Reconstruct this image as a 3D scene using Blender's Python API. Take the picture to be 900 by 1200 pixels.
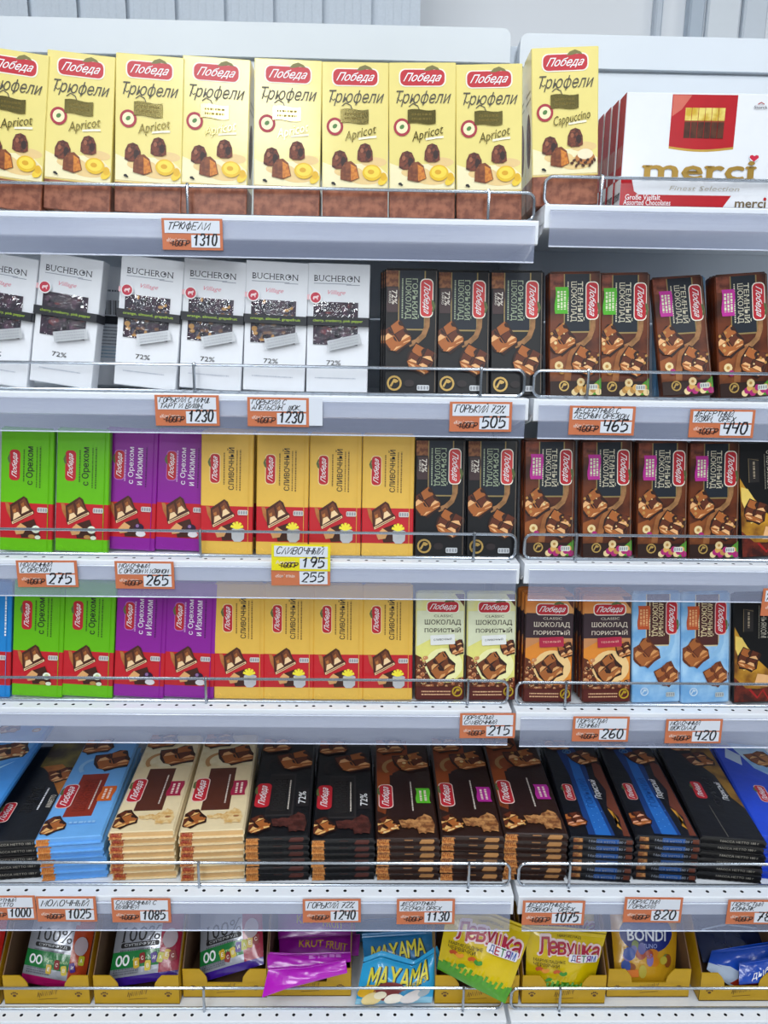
import bpy, math, random
from mathutils import Matrix, Vector

for o in list(bpy.data.objects):
    bpy.data.objects.remove(o)
SC = bpy.context.scene
COL = SC.collection
PI = math.pi
rnd = random.Random(7)

# ------------------------------------------------------------------ camera
FPX, CAMD, CAMZ = 867.0, 1.0, 1.45
PITCH, YAW, ROLL = math.radians(12), math.radians(1.1), math.radians(0.9)
cp, sp, cy, sy = math.cos(PITCH), math.sin(PITCH), math.cos(YAW), math.sin(YAW)
FW = Vector((sy * cp, cy * cp, -sp))
_r, _u = Vector((cy, -sy, 0)), Vector((sy * sp, cy * sp, cp))
RT = _r * math.cos(ROLL) + _u * math.sin(ROLL)
UP = _u * math.cos(ROLL) - _r * math.sin(ROLL)
EYE = Vector((0, -CAMD, CAMZ))
cam = bpy.data.cameras.new('camera')
cam.sensor_fit = 'VERTICAL'
cam.sensor_height = 36.0
cam.lens = 36.0 * FPX / 1200.0
cam.clip_start = 0.02
camo = bpy.data.objects.new('camera', cam)
COL.objects.link(camo)
m = Matrix((RT, UP, -FW)).transposed().to_4x4()
m.translation = EYE
camo.matrix_world = m
SC.camera = camo

# ------------------------------------------------------------------ world, lamps, exposure
SC.view_settings.view_transform = 'Standard'
SC.view_settings.look = 'None'
SC.view_settings.gamma = 1.0
SC.view_settings.use_curve_mapping = False
SC.view_settings.exposure = 0.2
W = bpy.data.worlds.new('shop_air')
SC.world = W
W.use_nodes = True
W.node_tree.nodes['Background'].inputs[0].default_value = (0.80, 0.90, 1.0, 1)
W.node_tree.nodes['Background'].inputs[1].default_value = 0.11


def area(name, loc, aim, sx, sy_, power, col=(0.93, 0.97, 1.0)):
    l = bpy.data.lights.new(name, 'AREA')
    l.shape = 'RECTANGLE'
    l.size, l.size_y = sx, sy_
    l.energy = power
    l.color = col
    o = bpy.data.objects.new(name, l)
    COL.objects.link(o)
    o.location = loc
    d = Vector(aim) - Vector(loc)
    o.rotation_euler = d.to_track_quat('-Z', 'Y').to_euler()
    return o


area('ceiling_lamp', (-0.62, -3.0, 2.95), (-0.62, -3.0, 0), 0.55, 1.9, 46)
area('ceiling_lamp', (0.55, -1.15, 2.95), (0.55, -1.15, 0), 0.25, 1.6, 21)
area('ceiling_lamp', (-0.9, -1.15, 2.95), (-0.9, -1.15, 0), 0.25, 1.6, 21)
area('ceiling_lamp', (1.9, -1.15, 2.95), (1.9, -1.15, 0), 0.25, 1.6, 19)
area('ceiling_lamp', (-1.9, -5.4, 2.95), (-1.9, -5.4, 0), 0.55, 1.9, 62)
area('ceiling_lamp', (1.3, -5.4, 2.95), (1.3, -5.4, 0), 0.55, 1.9, 62)
area('added_front_light', (0.6, -7.0, 1.5), (0.0, 0, 1.2), 3.2, 1.9, 8, (0.86, 0.93, 1.0))  # added light out of view, for film reflections and soft frontal fill

# ------------------------------------------------------------------ materials
_M = {}


def s2l(c):
    return c / 12.92 if c <= 0.04045 else ((c + 0.055) / 1.055) ** 2.4


def lin(h):
    h = h.lstrip('#')
    return tuple(s2l(int(h[i:i + 2], 16) / 255) for i in (0, 2, 4)) + (1,)


def M(h, rough=0.38, metal=0.0, var=0.05, scale=60, bump=0.0, bscale=40, h2=None, coat=0.0):
    """a printed or painted surface: base colour with a slight procedural mottling (or a second colour h2), optional crinkle bump"""
    key = (h, rough, metal, var, scale, bump, bscale, h2, coat)
    if key in _M:
        return _M[key]
    m = bpy.data.materials.new('surface_' + h.lstrip('#'))
    m.use_nodes = True
    nt = m.node_tree
    b = nt.nodes['Principled BSDF']
    b.inputs['Roughness'].default_value = rough
    b.inputs['Metallic'].default_value = metal
    b.inputs['Coat Weight'].default_value = coat
    b.inputs['Coat Roughness'].default_value = 0.12
    c = lin(h)
    tc = nt.nodes.new('ShaderNodeTexCoord')
    nz = nt.nodes.new('ShaderNodeTexNoise')
    nz.inputs['Scale'].default_value = scale
    nz.inputs['Detail'].default_value = 4
    nt.links.new(tc.outputs['Object'], nz.inputs['Vector'])
    rp = nt.nodes.new('ShaderNodeValToRGB')
    if h2:
        rp.color_ramp.elements[0].position, rp.color_ramp.elements[1].position = 0.4, 0.6
        rp.color_ramp.elements[0].color, rp.color_ramp.elements[1].color = c, lin(h2)
    else:
        rp.color_ramp.elements[0].position, rp.color_ramp.elements[1].position = 0.3, 0.7
        rp.color_ramp.elements[0].color = tuple(x * (1 - var) for x in c[:3]) + (1,)
        rp.color_ramp.elements[1].color = tuple(min(1, x * (1 + var)) for x in c[:3]) + (1,)
    nt.links.new(nz.outputs['Fac'], rp.inputs['Fac'])
    nt.links.new(rp.outputs['Color'], b.inputs['Base Color'])
    if bump:
        n2 = nt.nodes.new('ShaderNodeTexNoise')
        n2.inputs['Scale'].default_value = bscale
        n2.inputs['Detail'].default_value = 3
        nt.links.new(tc.outputs['Object'], n2.inputs['Vector'])
        bp = nt.nodes.new('ShaderNodeBump')
        bp.inputs['Strength'].default_value = bump
        bp.inputs['Distance'].default_value = 0.004
        nt.links.new(n2.outputs['Fac'], bp.inputs['Height'])
        nt.links.new(bp.outputs['Normal'], b.inputs['Normal'])
    _M[key] = m
    return m


def clear_plastic(name, h, fac, rough=0.2):
    m = bpy.data.materials.new(name)
    m.use_nodes = True
    nt = m.node_tree
    b = nt.nodes['Principled BSDF']
    b.inputs['Base Color'].default_value = lin(h)
    b.inputs['Roughness'].default_value = rough
    t = nt.nodes.new('ShaderNodeBsdfTransparent')
    x = nt.nodes.new('ShaderNodeMixShader')
    nz = nt.nodes.new('ShaderNodeTexNoise')
    nz.inputs['Scale'].default_value = 12
    mr = nt.nodes.new('ShaderNodeMapRange')
    mr.inputs['To Min'].default_value, mr.inputs['To Max'].default_value = fac - 0.04, fac + 0.04
    nt.links.new(nz.outputs['Fac'], mr.inputs['Value'])
    nt.links.new(mr.outputs['Result'], x.inputs['Fac'])
    nt.links.new(t.outputs[0], x.inputs[1])
    nt.links.new(b.outputs[0], x.inputs[2])
    nt.links.new(x.outputs[0], nt.nodes['Material Output'].inputs['Surface'])
    return m


WHITE_METAL = M('#e3e8ef', 0.35, var=0.015, scale=8)
PANEL_METAL = M('#dbe2ea', 0.4, var=0.02, scale=6)
CHROME = M('#aeb6c0', 0.22, 0.85, var=0.03)
RAIL = clear_plastic('price_rail_plastic', '#aab3d0', 0.26)
FILM = clear_plastic('window_film', '#ffffff', 0.09, 0.03)
_b = FILM.node_tree.nodes['Principled BSDF']
_b.inputs['Metallic'].default_value = 0.9
_n = FILM.node_tree.nodes.new('ShaderNodeTexNoise')
_n.inputs['Scale'].default_value = 2.6
_p = FILM.node_tree.nodes.new('ShaderNodeBump')
_p.inputs['Strength'].default_value, _p.inputs['Distance'].default_value = 0.5, 0.01
FILM.node_tree.links.new(_n.outputs['Fac'], _p.inputs['Height'])
FILM.node_tree.links.new(_p.outputs['Normal'], _b.inputs['Normal'])
HOLE_SHADE = M('#14161a', 0.6)  # near-black colour standing for the shade inside holes and slots


# ------------------------------------------------------------------ mesh builder
class MB:
    def __init__(s):
        s.v, s.f, s.m, s.mats = [], [], [], []

    def mi(s, mat):
        if mat not in s.mats:
            s.mats.append(mat)
        return s.mats.index(mat)

    def add(s, vs, fs, mat):
        n, k = len(s.v), s.mi(mat)
        s.v += [tuple(p) for p in vs]
        for f in fs:
            s.f.append(tuple(i + n for i in f))
            s.m.append(k)

    def box(s, a, b, mat, ch=0.0):
        x0, y0, z0 = a
        x1, y1, z1 = b
        if ch <= 0:
            vs = [(x, y, z) for z in (z0, z1) for y in (y0, y1) for x in (x0, x1)]
            s.add(vs, [(0, 2, 3, 1), (4, 5, 7, 6), (0, 1, 5, 4), (2, 6, 7, 3), (0, 4, 6, 2), (1, 3, 7, 5)], mat)
            return
        rings = []
        for z, i in ((z0, ch), (z0 + ch, 0), (z1 - ch, 0), (z1, ch)):
            rings.append([(x, y, z) for x, y in octo(x0 + i, y0 + i, x1 - i, y1 - i, ch)])
        s.rings(rings, mat)

    def rings(s, rings, mat, mats=None, cap=True, closed=True):
        n = len(rings[0])
        base = len(s.v)
        for r in rings:
            s.v += [tuple(p) for p in r]
        for k in range(len(rings) - 1):
            mm = s.mi(mats[k] if mats else mat)
            for i in range(n if closed else n - 1):
                j = (i + 1) % n
                s.f.append((base + k * n + i, base + k * n + j, base + (k + 1) * n + j, base + (k + 1) * n + i))
                s.m.append(mm)
        if cap:
            s.f.append(tuple(base + i for i in reversed(range(n))))
            s.m.append(s.mi(mats[0] if mats else mat))
            s.f.append(tuple(base + (len(rings) - 1) * n + i for i in range(n)))
            s.m.append(s.mi(mats[-1] if mats else mat))

    def tube(s, pts, r, mat, n=8, loop=False):
        pts = [Vector(p) for p in pts]
        N = len(pts)
        rings = []
        up = None
        for i, p in enumerate(pts):
            a = pts[(i - 1) % N] if (loop or i > 0) else p
            b = pts[(i + 1) % N] if (loop or i < N - 1) else p
            t = (b - a).normalized()
            if up is None:
                up = t.orthogonal().normalized()
            up = (up - t * up.dot(t)).normalized()
            w = t.cross(up)
            rings.append([p + (up * math.cos(2 * PI * k / n) + w * math.sin(2 * PI * k / n)) * r for k in range(n)])
        if loop:
            rings.append(rings[0])
        s.rings(rings, mat, cap=not loop)

    def mesh(s, name, smooth=False):
        me = bpy.data.meshes.new(name)
        me.from_pydata(s.v, [], s.f)
        for mt in s.mats:
            me.materials.append(mt)
        me.polygons.foreach_set('material_index', s.m)
        if smooth:
            me.polygons.foreach_set('use_smooth', [True] * len(s.f))
            try:
                me.set_sharp_from_angle(angle=0.7)
            except Exception:
                pass
        me.update()
        return me


def octo(x0, y0, x1, y1, c):
    return [(x0 + c, y0), (x1 - c, y0), (x1, y0 + c), (x1, y1 - c), (x1 - c, y1), (x0 + c, y1), (x0, y1 - c), (x0, y0 + c)]


def tag(o, label, cat, group=None, kind=None):
    o['label'] = label
    o['category'] = cat
    if group:
        o['group'] = group
    if kind:
        o['kind'] = kind
    return o


def obj(name, me, parent=None):
    if isinstance(me, MB):
        me = me.mesh(name)
    o = bpy.data.objects.new(name, me)
    COL.objects.link(o)
    if parent:
        o.parent = parent
    return o


def struct(name, mb, label):
    o = obj(name, mb)
    o['kind'] = 'structure'
    o['label'] = label
    o['category'] = name.split('_')[0]
    return o


def empty(name, loc=(0, 0, 0)):
    o = bpy.data.objects.new(name, None)
    o.empty_display_size = 0.03
    COL.objects.link(o)
    o.location = loc
    return o


# ------------------------------------------------------------------ lettering
_T = {}


def glyphs(s, bold=0.0, shear=0.0, serif=False):
    """outline lettering as flat faces; serif adds small slabs at the stem ends"""
    k = (s, bold, shear, serif)
    if k not in _T:
        c = bpy.data.curves.new('lettering', 'FONT')
        c.body = s
        c.shear = shear
        c.resolution_u = 2
        o = bpy.data.objects.new('lettering', c)
        COL.objects.link(o)
        me = o.to_mesh()
        vs = [(p.co.x, p.co.y) for p in me.vertices]
        fs = [tuple(p.vertices) for p in me.polygons]
        if serif:
            cnt = {}
            for fc in fs:
                for i in range(len(fc)):
                    e = tuple(sorted((fc[i], fc[(i + 1) % len(fc)])))
                    cnt[e] = cnt.get(e, 0) + 1
            for (a, b), c_ in cnt.items():
                (xa, ya), (xb, yb) = vs[a], vs[b]
                if c_ == 1 and abs(ya - yb) < 1e-4 and .03 < abs(xa - xb) < .24:
                    lo = any(abs(xq - (xa + xb) / 2) < .2 and yq > ya + .1 for xq, yq in vs)
                    hi = any(abs(xq - (xa + xb) / 2) < abs(xa - xb) * .6 and yq < ya - .02 for xq, yq in vs)
                    up_ = 1 if not hi else -1
                    n = len(vs)
                    x0, x1 = min(xa, xb) - .05, max(xa, xb) + .05
                    vs += [(x0, ya), (x1, ya), (x1, ya + up_ * .045), (x0, ya + up_ * .045)]
                    fs.append((n, n + 1, n + 2, n + 3))
        o.to_mesh_clear()
        bpy.data.objects.remove(o)
        bpy.data.curves.remove(c)
        _T[k] = (vs, fs)
    return _T[k]


HW = {  # handwriting: strokes on a 4 x 6 grid
    '0': ['1 0 0 2 0 4 1 6 3 6 4 4 4 2 3 0 1 0'], '1': ['0 4 2 6 2 0'], '2': ['0 5 1 6 3 6 4 5 4 4 0 0 4 0'],
    '3': ['0 5 1 6 3 6 4 5 4 4 2 3 4 2 4 1 3 0 1 0 0 1'], '4': ['0 6 0 3 4 3', '4 6 3 0'],
    '5': ['4 6 0 6 0 3 2 4 4 3 4 1 2 0 0 0'], '6': ['4 6 1 5 0 2 0 1 1 0 3 0 4 1 4 2 3 3 0 2'], '7': ['0 6 4 6 1 0', '1 3 4 3'],
    '8': ['2 3 0 4 1 6 3 6 4 4 2 3 0 2 1 0 3 0 4 2 2 3'], '9': ['4 4 3 3 1 3 0 4 1 6 3 6 4 5 4 3 2 0'],
    'Х': ['0 0 4 6', '0 6 4 0'], 'Ж': ['0 0 4 6', '0 6 4 0', '2 0 2 6'], 'Щ': ['0 6 0 0 4 0 4 6', '2 6 2 0', '4 0 5 -1'], 'Э': ['0 5 1 6 3 6 4 4 4 2 3 0 1 0 0 1', '2 3 4 3'],
    'А': ['0 0 2 6 4 0', '1 2 3 2'], 'Б': ['4 6 0 6 0 0 3 0 4 1 4 2 3 3 0 3'], 'В': ['0 0 0 6 3 6 4 5 3 3 0 3', '3 3 4 1 3 0 0 0'],
    'Г': ['0 0 0 6 4 6'], 'Д': ['0 -1 0 0 4 0 4 -1', '1 0 2 6 3 6 3 0'], 'Е': ['4 6 0 6 0 0 4 0', '0 3 3 3'],
    'З': ['0 5 1 6 3 6 4 5 2 3 4 1 3 0 1 0 0 1'], 'И': ['0 6 0 0 4 6 4 0'], 'Й': ['0 6 0 0 4 6 4 0', '1 7 3 7'],
    'К': ['0 6 0 0', '4 6 0 3 4 0'], 'Л': ['0 0 2 6 4 0'], 'М': ['0 0 0 6 2 2 4 6 4 0'], 'Н': ['0 6 0 0', '4 6 4 0', '0 3 4 3'],
    'О': ['1 0 0 2 0 4 1 6 3 6 4 4 4 2 3 0 1 0'], 'П': ['0 0 0 6 4 6 4 0'], 'Р': ['0 0 0 6 3 6 4 5 4 4 3 3 0 3'],
    'С': ['4 5 3 6 1 6 0 4 0 2 1 0 3 0 4 1'], 'Т': ['0 6 4 6', '2 6 2 0'], 'У': ['0 6 2 3', '4 6 1 0'],
    'Ф': ['2 7 2 -1', '1 1 0 3 1 5 3 5 4 3 3 1 1 1'], 'Ц': ['0 6 0 0 4 0 4 6', '4 0 5 -1'], 'Ч': ['0 6 0 4 1 3 4 3', '4 6 4 0'],
    'Ш': ['0 6 0 0 4 0 4 6', '2 6 2 0'], 'Ы': ['0 6 0 0 2 0 2 3 0 3', '4 6 4 0'], 'Ь': ['0 6 0 0 3 0 4 2 3 3 0 3'],
    'Ю': ['0 6 0 0', '0 3 1 3', '3 0 1 2 1 4 3 6 4 4 4 2 3 0'], 'Я': ['4 0 4 6 1 6 0 5 0 4 1 3 4 3', '2 3 0 0'],
    '%': ['0 0 4 6', '0 6 1 6 1 5 0 5 0 6', '3 1 4 1 4 0 3 0 3 1'], '.': ['0 0 1 0'], ',': ['1 0 0 -1'], ' ': [], '-': ['0 3 4 3'],
}


class Art:
    """printing on one panel; u, v run 0..1 over a panel of width W and height H (metres); every call lies a hair above the last"""
    def __init__(s, mb, W, H, at, step=0.00004, first=0.00006, cut=None):
        s.mb, s.W, s.H, s.at, s.step, s.d, s.cut = mb, W, H, at, step, first, cut

    def up(s):
        s.d += s.step

    def raw(s, pts, faces, mat, lift=True):
        if lift:
            s.up()
        if any(p[0] < 0 or p[0] > 1 or p[1] < 0 or p[1] > 1 for p in pts):
            pts, faces = trim_to_panel(pts, faces)
            if not faces:
                return
        if s.cut:
            pts, faces = refine(pts, faces, s.cut, s.W, s.H)
        s.mb.add([s.at(u, v, s.d) for u, v in pts], faces, mat)

    def poly(s, pts, mat, lift=True):
        s.raw(pts, [tuple(range(len(pts)))], mat, lift)

    def rect(s, u0, v0, u1, v1, mat, lift=True):
        s.poly([(u0, v0), (u1, v0), (u1, v1), (u0, v1)], mat, lift)

    def ell(s, cu, cv, r, mat, ry=None, n=18, rot=0, lift=True, a0=0, a1=360):
        """r, ry in fractions of the panel width"""
        ry = ry or r
        c, q = math.cos(math.radians(rot)), math.sin(math.radians(rot))
        k = s.W / s.H
        pts = []
        for i in range(n):
            a = math.radians(a0 + (a1 - a0) * i / (n if a1 - a0 == 360 else n - 1))
            x, y = r * math.cos(a), ry * math.sin(a)
            pts.append((cu + x * c - y * q, cv + (x * q + y * c) * k))
        s.poly(pts, mat, lift)

    def loc(s, cu, cv, rot):
        c, q = math.cos(math.radians(rot)), math.sin(math.radians(rot))
        k = s.W / s.H
        return lambda x, y: (cu + x * c - y * q, cv + (x * q + y * c) * k)

    def rrect(s, cu, cv, w, h, mat, rot=0, r=None, n=5, lift=True):
        """rounded box, sizes in fractions of the panel width"""
        r = min(w, h) / 2 if r is None else r
        f = s.loc(cu, cv, rot)
        pts = []
        for sx, sy_, a in ((1, -1, -90), (1, 1, 0), (-1, 1, 90), (-1, -1, 180)):
            for i in range(n):
                t = math.radians(a + 90 * i / (n - 1))
                pts.append(f(sx * (w / 2 - r) + r * math.cos(t), sy_ * (h / 2 - r) + r * math.sin(t)))
        s.poly(pts, mat, lift)

    def ring(s, cu, cv, r0, r1, mat, n=20, a0=0, a1=360):
        pts, fs = [], []
        k = s.W / s.H
        for i in range(n + 1):
            t = math.radians(a0 + (a1 - a0) * i / n)
            for r in (r0, r1):
                pts.append((cu + r * math.cos(t), cv + r * math.sin(t) * k))
        fs = [(2 * i, 2 * i + 1, 2 * i + 3, 2 * i + 2) for i in range(n)]
        s.raw(pts, fs, mat)

    def line(s, pts, w, mat, lift=True):
        """a stroke through pts (u, v); w in fractions of the panel width"""
        k = s.H / s.W
        P = [Vector((u, v * k)) for u, v in pts]
        vs, fs = [], []
        for i, p in enumerate(P):
            t = (P[min(i + 1, len(P) - 1)] - P[max(i - 1, 0)])
            t = t.normalized() if t.length > 1e-9 else Vector((1, 0))
            nn = Vector((-t.y, t.x)) * w / 2
            vs += [(p.x + nn.x, (p.y + nn.y) / k), (p.x - nn.x, (p.y - nn.y) / k)]
        fs = [(2 * i, 2 * i + 1, 2 * i + 3, 2 * i + 2) for i in range(len(P) - 1)]
        s.raw(vs, fs, mat, lift)

    def text(s, t, cu, cv, w, h, mat, rot=0, bold=0.0, shear=0.0, serif=False):
        """lettering stretched into a box w x h (fractions of the panel width) about (cu, cv)"""
        vs, fs = glyphs(t, 0, shear, serif)
        if not vs:
            return
        x0, x1 = min(p[0] for p in vs), max(p[0] for p in vs)
        y0, y1 = min(p[1] for p in vs), max(p[1] for p in vs)
        f = s.loc(cu, cv, rot)
        if h is None:
            h = w * (y1 - y0) / (x1 - x0)
        q = max(0.0, bold) * 0.9 * w / (x1 - x0)
        for dx, dy in (((0, 0),) if bold < .003 else ((-q, 0), (q, 0), (0, q * .7), (0, -q * .7))):
            s.raw([f(((x - x0) / (x1 - x0) - 0.5) * w + dx, ((y - y0) / (y1 - y0) - 0.5) * h + dy) for x, y in vs], fs, mat)

    def dashes(s, cu, cv, w, h, mat, rot=0, seed=1):
        """a line of print too small to read"""
        g = random.Random(seed)
        f = s.loc(cu, cv, rot)
        s.up()
        x = -w / 2
        while x < w / 2:
            d = min(h * g.uniform(0.5, 1.6), w / 2 - x)
            s.poly([f(x, -h / 2), f(x + d, -h / 2), f(x + d, h / 2), f(x, h / 2)], mat, False)
            x += d + h * g.uniform(0.25, 0.6)

    def hand(s, t, u0, v0, h, mat, adv=0.9, slant=0.25, wmax=None, seed=0, pen=0.16):
        """handwriting; h in fractions of the panel width"""
        g = random.Random(seed)
        q = h / 6.0
        wid = sum((3.0 if c in ' ' else 5.6 * adv) for c in t) * q
        sx = min(1.0, wmax / wid) if wmax else 1.0
        k = s.W / s.H
        x = 0.0
        s.up()
        for c in t:
            dy = g.uniform(-0.4, 0.4)
            for st in HW.get(c.upper(), []):
                n = [float(a) for a in st.split()]
                pts = [(u0 + (x + (n[i] + n[i + 1] * slant) * q) * sx, v0 + (n[i + 1] + dy) * q * k) for i in range(0, len(n), 2)]
                s.line(pts, h * pen, mat, False)
            x += (3.0 if c == ' ' else 5.6 * adv) * q


def trim_to_panel(pts, faces):
    """cut the shapes off at the panel's edges"""
    out_v, out_f = [], []
    for f in faces:
        P = [pts[i] for i in f]
        for ax, lim, sg in ((0, 0, 1), (0, 1, -1), (1, 0, 1), (1, 1, -1)):
            Q = []
            for i in range(len(P)):
                a, b = P[i], P[(i + 1) % len(P)]
                ia, ib = (a[ax] - lim) * sg >= 0, (b[ax] - lim) * sg >= 0
                if ia:
                    Q.append(a)
                if ia != ib:
                    t = (lim - a[ax]) / (b[ax] - a[ax])
                    Q.append((a[0] + (b[0] - a[0]) * t, a[1] + (b[1] - a[1]) * t))
            P = Q
            if len(P) < 3:
                break
        if len(P) >= 3:
            n = len(out_v)
            out_v += P
            out_f.append(tuple(range(n, n + len(P))))
    return out_v, out_f


def refine(pts, faces, cut, W, H):
    out_v, out_f = [], []

    def tri(a, b, c, d):
        L = [math.hypot((p[0] - q[0]) * W, (p[1] - q[1]) * H) for p, q in ((a, b), (b, c), (c, a))]
        i = L.index(max(L))
        if L[i] < cut or d > 9:
            n = len(out_v)
            out_v.extend((a, b, c))
            out_f.append((n, n + 1, n + 2))
            return
        p, q, r = ((a, b, c), (b, c, a), (c, a, b))[i]
        mid = ((p[0] + q[0]) / 2, (p[1] + q[1]) / 2)
        tri(p, mid, r, d + 1)
        tri(mid, q, r, d + 1)
    for f in faces:
        if len(f) > 4:
            cx = sum(pts[i][0] for i in f) / len(f)
            cyy = sum(pts[i][1] for i in f) / len(f)
            for i in range(len(f)):
                tri((cx, cyy), pts[f[i]], pts[f[(i + 1) % len(f)]], 0)
        else:
            for i in range(1, len(f) - 1):
                tri(pts[f[0]], pts[f[i]], pts[f[i + 1]], 0)
    return out_v, out_f


# print colours
RED, CREAMY, INK, GOLD = M('#c0222f', 0.35), M('#f4efe2', 0.4), M('#1d1a1c', 0.45), M('#c2a05a', 0.3, 0.3)
WHITE = M('#f2f3f5', 0.4, var=0.02)
C0, C1, C2, C3 = M('#2c120a', 0.4), M('#5e2a14', 0.4), M('#a8602c', 0.4), M('#e8b27a', 0.4)
NUT, NUT2 = M('#e6cd96', 0.45), M('#b98744', 0.45)
GRAPE = M('#a8206e', 0.35)
GREEN, LEAF = M('#55b82a', 0.4), M('#4f7d3a', 0.4)
PINKTAG = M('#c22a9a', 0.4)
SILVER = M('#c9ccd0', 0.35, 0.2)


def logo(A, cu, cv, w, rot=0, edge=CREAMY, red=RED, leaf=None):
    h = w * 0.33
    f = A.loc(cu, cv, rot)
    A.rrect(cu, cv, w * 1.06, h * 1.14, edge, rot, h * 0.4)
    A.rrect(cu, cv, w, h, red, rot, h * 0.36)
    lf = [(0.02, 0.42), (0.10, 0.66), (0.22, 0.78), (0.34, 0.64), (0.40, 0.46), (0.26, 0.52), (0.14, 0.44)]
    A.poly([f(x * w, y * h) for x, y in lf], leaf or M('#5d6a3c', .4))
    p = f(0, -0.02 * h)
    A.text('Победа', p[0], p[1], w * 0.86, h * 0.64, WHITE, rot, 0.012, 0.6)


def choc(A, cu, cv, s, rot=0, nuts=None, seed=1, tone=(C0, C1, C2, C3)):
    """a broken chunk of moulded chocolate seen at a slant: dark mass, uneven lit squares, a rough broken edge"""
    f = A.loc(cu, cv, rot)
    c0, c1, c2, c3 = tone
    g = random.Random(seed * 7 + 1)

    def P(pts, m, lift=True, j=.025):
        A.poly([f((x + g.uniform(-j, j)) * s, (y + g.uniform(-j, j)) * s) for x, y in pts], m, lift)
    P([(-.50, -.30), (-.34, -.42), (-.30, -.54), (.02, -.50), (.34, -.56), (.44, -.40), (.54, -.28), (.50, .06), (.53, .42), (.30, .52), (.0, .46), (-.44, .52), (-.50, .30), (-.56, .0)], c0)
    P([(-.46, -.30), (-.30, -.44), (.36, -.44), (.48, -.30), (.40, -.24), (-.40, -.22)], c2)
    A.up()
    for i in (0, 1):
        for j in (0, 1):
            x0, y0 = -.46 + .48 * i, -.22 + .36 * j
            k = (i + 2 * j + seed) % 3
            P([(x0, y0), (x0 + .42, y0 - .02), (x0 + .43, y0 + .32), (x0 + .01, y0 + .33)], (c1, c2, c1)[k], False)
    A.up()
    for i in (0, 1):
        for j in (0, 1):
            x0, y0 = -.46 + .48 * i, -.22 + .36 * j
            k = (i + 2 * j + seed) % 3
            P([(x0 + .02, y0), (x0 + .40, y0 - .01), (x0 + .30, y0 + (.16, .08, .12)[k]), (x0 + .12, y0 + .10)], (c3, c2, c3)[k], False, .04)
            P([(x0 + .32, y0 + .14), (x0 + .41, y0 + .04), (x0 + .42, y0 + .30), (x0 + .34, y0 + .26)], c0, False)
    A.up()
    P([(-.40, -.34), (-.1, -.40), (.0, -.36), (-.2, -.30)], c3, False, .04)
    P([(.10, -.38), (.34, -.42), (.36, -.36), (.16, -.33)], c3, False, .04)
    if nuts:
        A.up()
        for k in range(9):
            a = f(g.uniform(-.55, .5) * s, g.uniform(-.5, .45) * s)
            A.ell(a[0], a[1], s * g.uniform(.03, .065), nuts if k % 3 else NUT, n=8, lift=False)


def slab_piece(A, cu, cv, w):
    """the tilted two-square chocolate slab on the paper-wrapped bars"""
    f = A.loc(cu, cv, 0)

    def P(pts, m):
        A.poly([f(x * w, -y * w) for x, y in pts], m)
    d, b, l, h = M('#47200f', .4), M('#7c4322', .4, scale=90, h2='#633018'), M('#b9743a', .4, scale=90, h2='#9a5828'), M('#f0cfa0', .4)
    P([(-.50, -.30), (-.38, -.28), (-.30, -.10), (-.24, .26), (-.32, .22), (-.44, -.02)], l)
    P([(-.34, -.22), (.12, -.54), (.24, -.46), (.36, -.16), (.48, -.04), (.46, .04), (-.26, .42), (-.30, .30)], d)
    P([(-.28, -.16), (-.08, -.30), (.02, .10), (-.22, .26)], b)
    P([(-.02, -.34), (.14, -.48), (.34, -.10), (.08, .06)], b)
    P([(-.20, .06), (-.06, .0), (.04, .12), (-.22, .28)], h)
    P([(.08, -.18), (.18, -.22), (.32, -.08), (.06, .06)], h)
    P([(-.24, -.06), (-.14, -.12), (-.12, .0), (-.2, .04)], l)
    P([(.02, -.26), (.12, -.34), (.16, -.2), (.08, -.16)], l)
    P([(-.26, .34), (.44, -.04), (.46, .03), (-.24, .42)], h)
    P([(-.22, .35), (.40, .01), (.42, .03), (-.22, .38)], d)


def flag(A, cu, cv, w, h, mat, txt=WHITE, rot=0, lines=2, words_=None):
    f = A.loc(cu, cv, rot)
    n = 6
    top = [f(-w / 2 + w * i / n, h / 2 + .06 * h * math.sin(2 * PI * i / n)) for i in range(n + 1)]
    bot = [f(w / 2 - w * i / n, -h / 2 + .06 * h * math.sin(2 * PI * (1 - i / n))) for i in range(n + 1)]
    A.poly(top + bot, mat)
    for i in range(lines):
        p = f(0, h * (0.5 - (i + 1) / (lines + 1)))
        if words_:
            A.text(words_[i], p[0], p[1], w * 0.74, h * 0.8 / (lines + 0.6), txt, rot, 0.01)
        else:
            A.dashes(p[0], p[1], w * 0.7, h * 0.16, txt, rot, 3 + i)


def emblem(A, cu, cv, r, mat=GOLD):
    A.ring(cu, cv, r * 0.74, r, mat, 16)
    A.line([(cu - r * .5, cv - r * .18), (cu, cv + r * .2), (cu + r * .5, cv + r * .1)], r * 0.28, mat)
    A.ell(cu + r * .15, cv + r * .12, r * .26, mat, n=8)


def chip(A, cu, cv, w, h, base=SILVER, ink=M('#8e9298'), rot=0):
    A.rrect(cu, cv, w, h, base, rot, h * 0.25)
    f = A.loc(cu, cv, rot)
    A.up()
    for i in range(4):
        p = f(w * (-.36 + .24 * i), 0)
        A.rrect(p[0], p[1], w * 0.15, h * 0.62, ink, rot, w * 0.03, 2, False)


# ------------------------------------------------------------------ product prototypes
PROTO = {}


def front_map(W_, H_, y=0.0):
    return lambda u, v, d: ((u - 0.5) * W_, y - d, v * H_)


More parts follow.
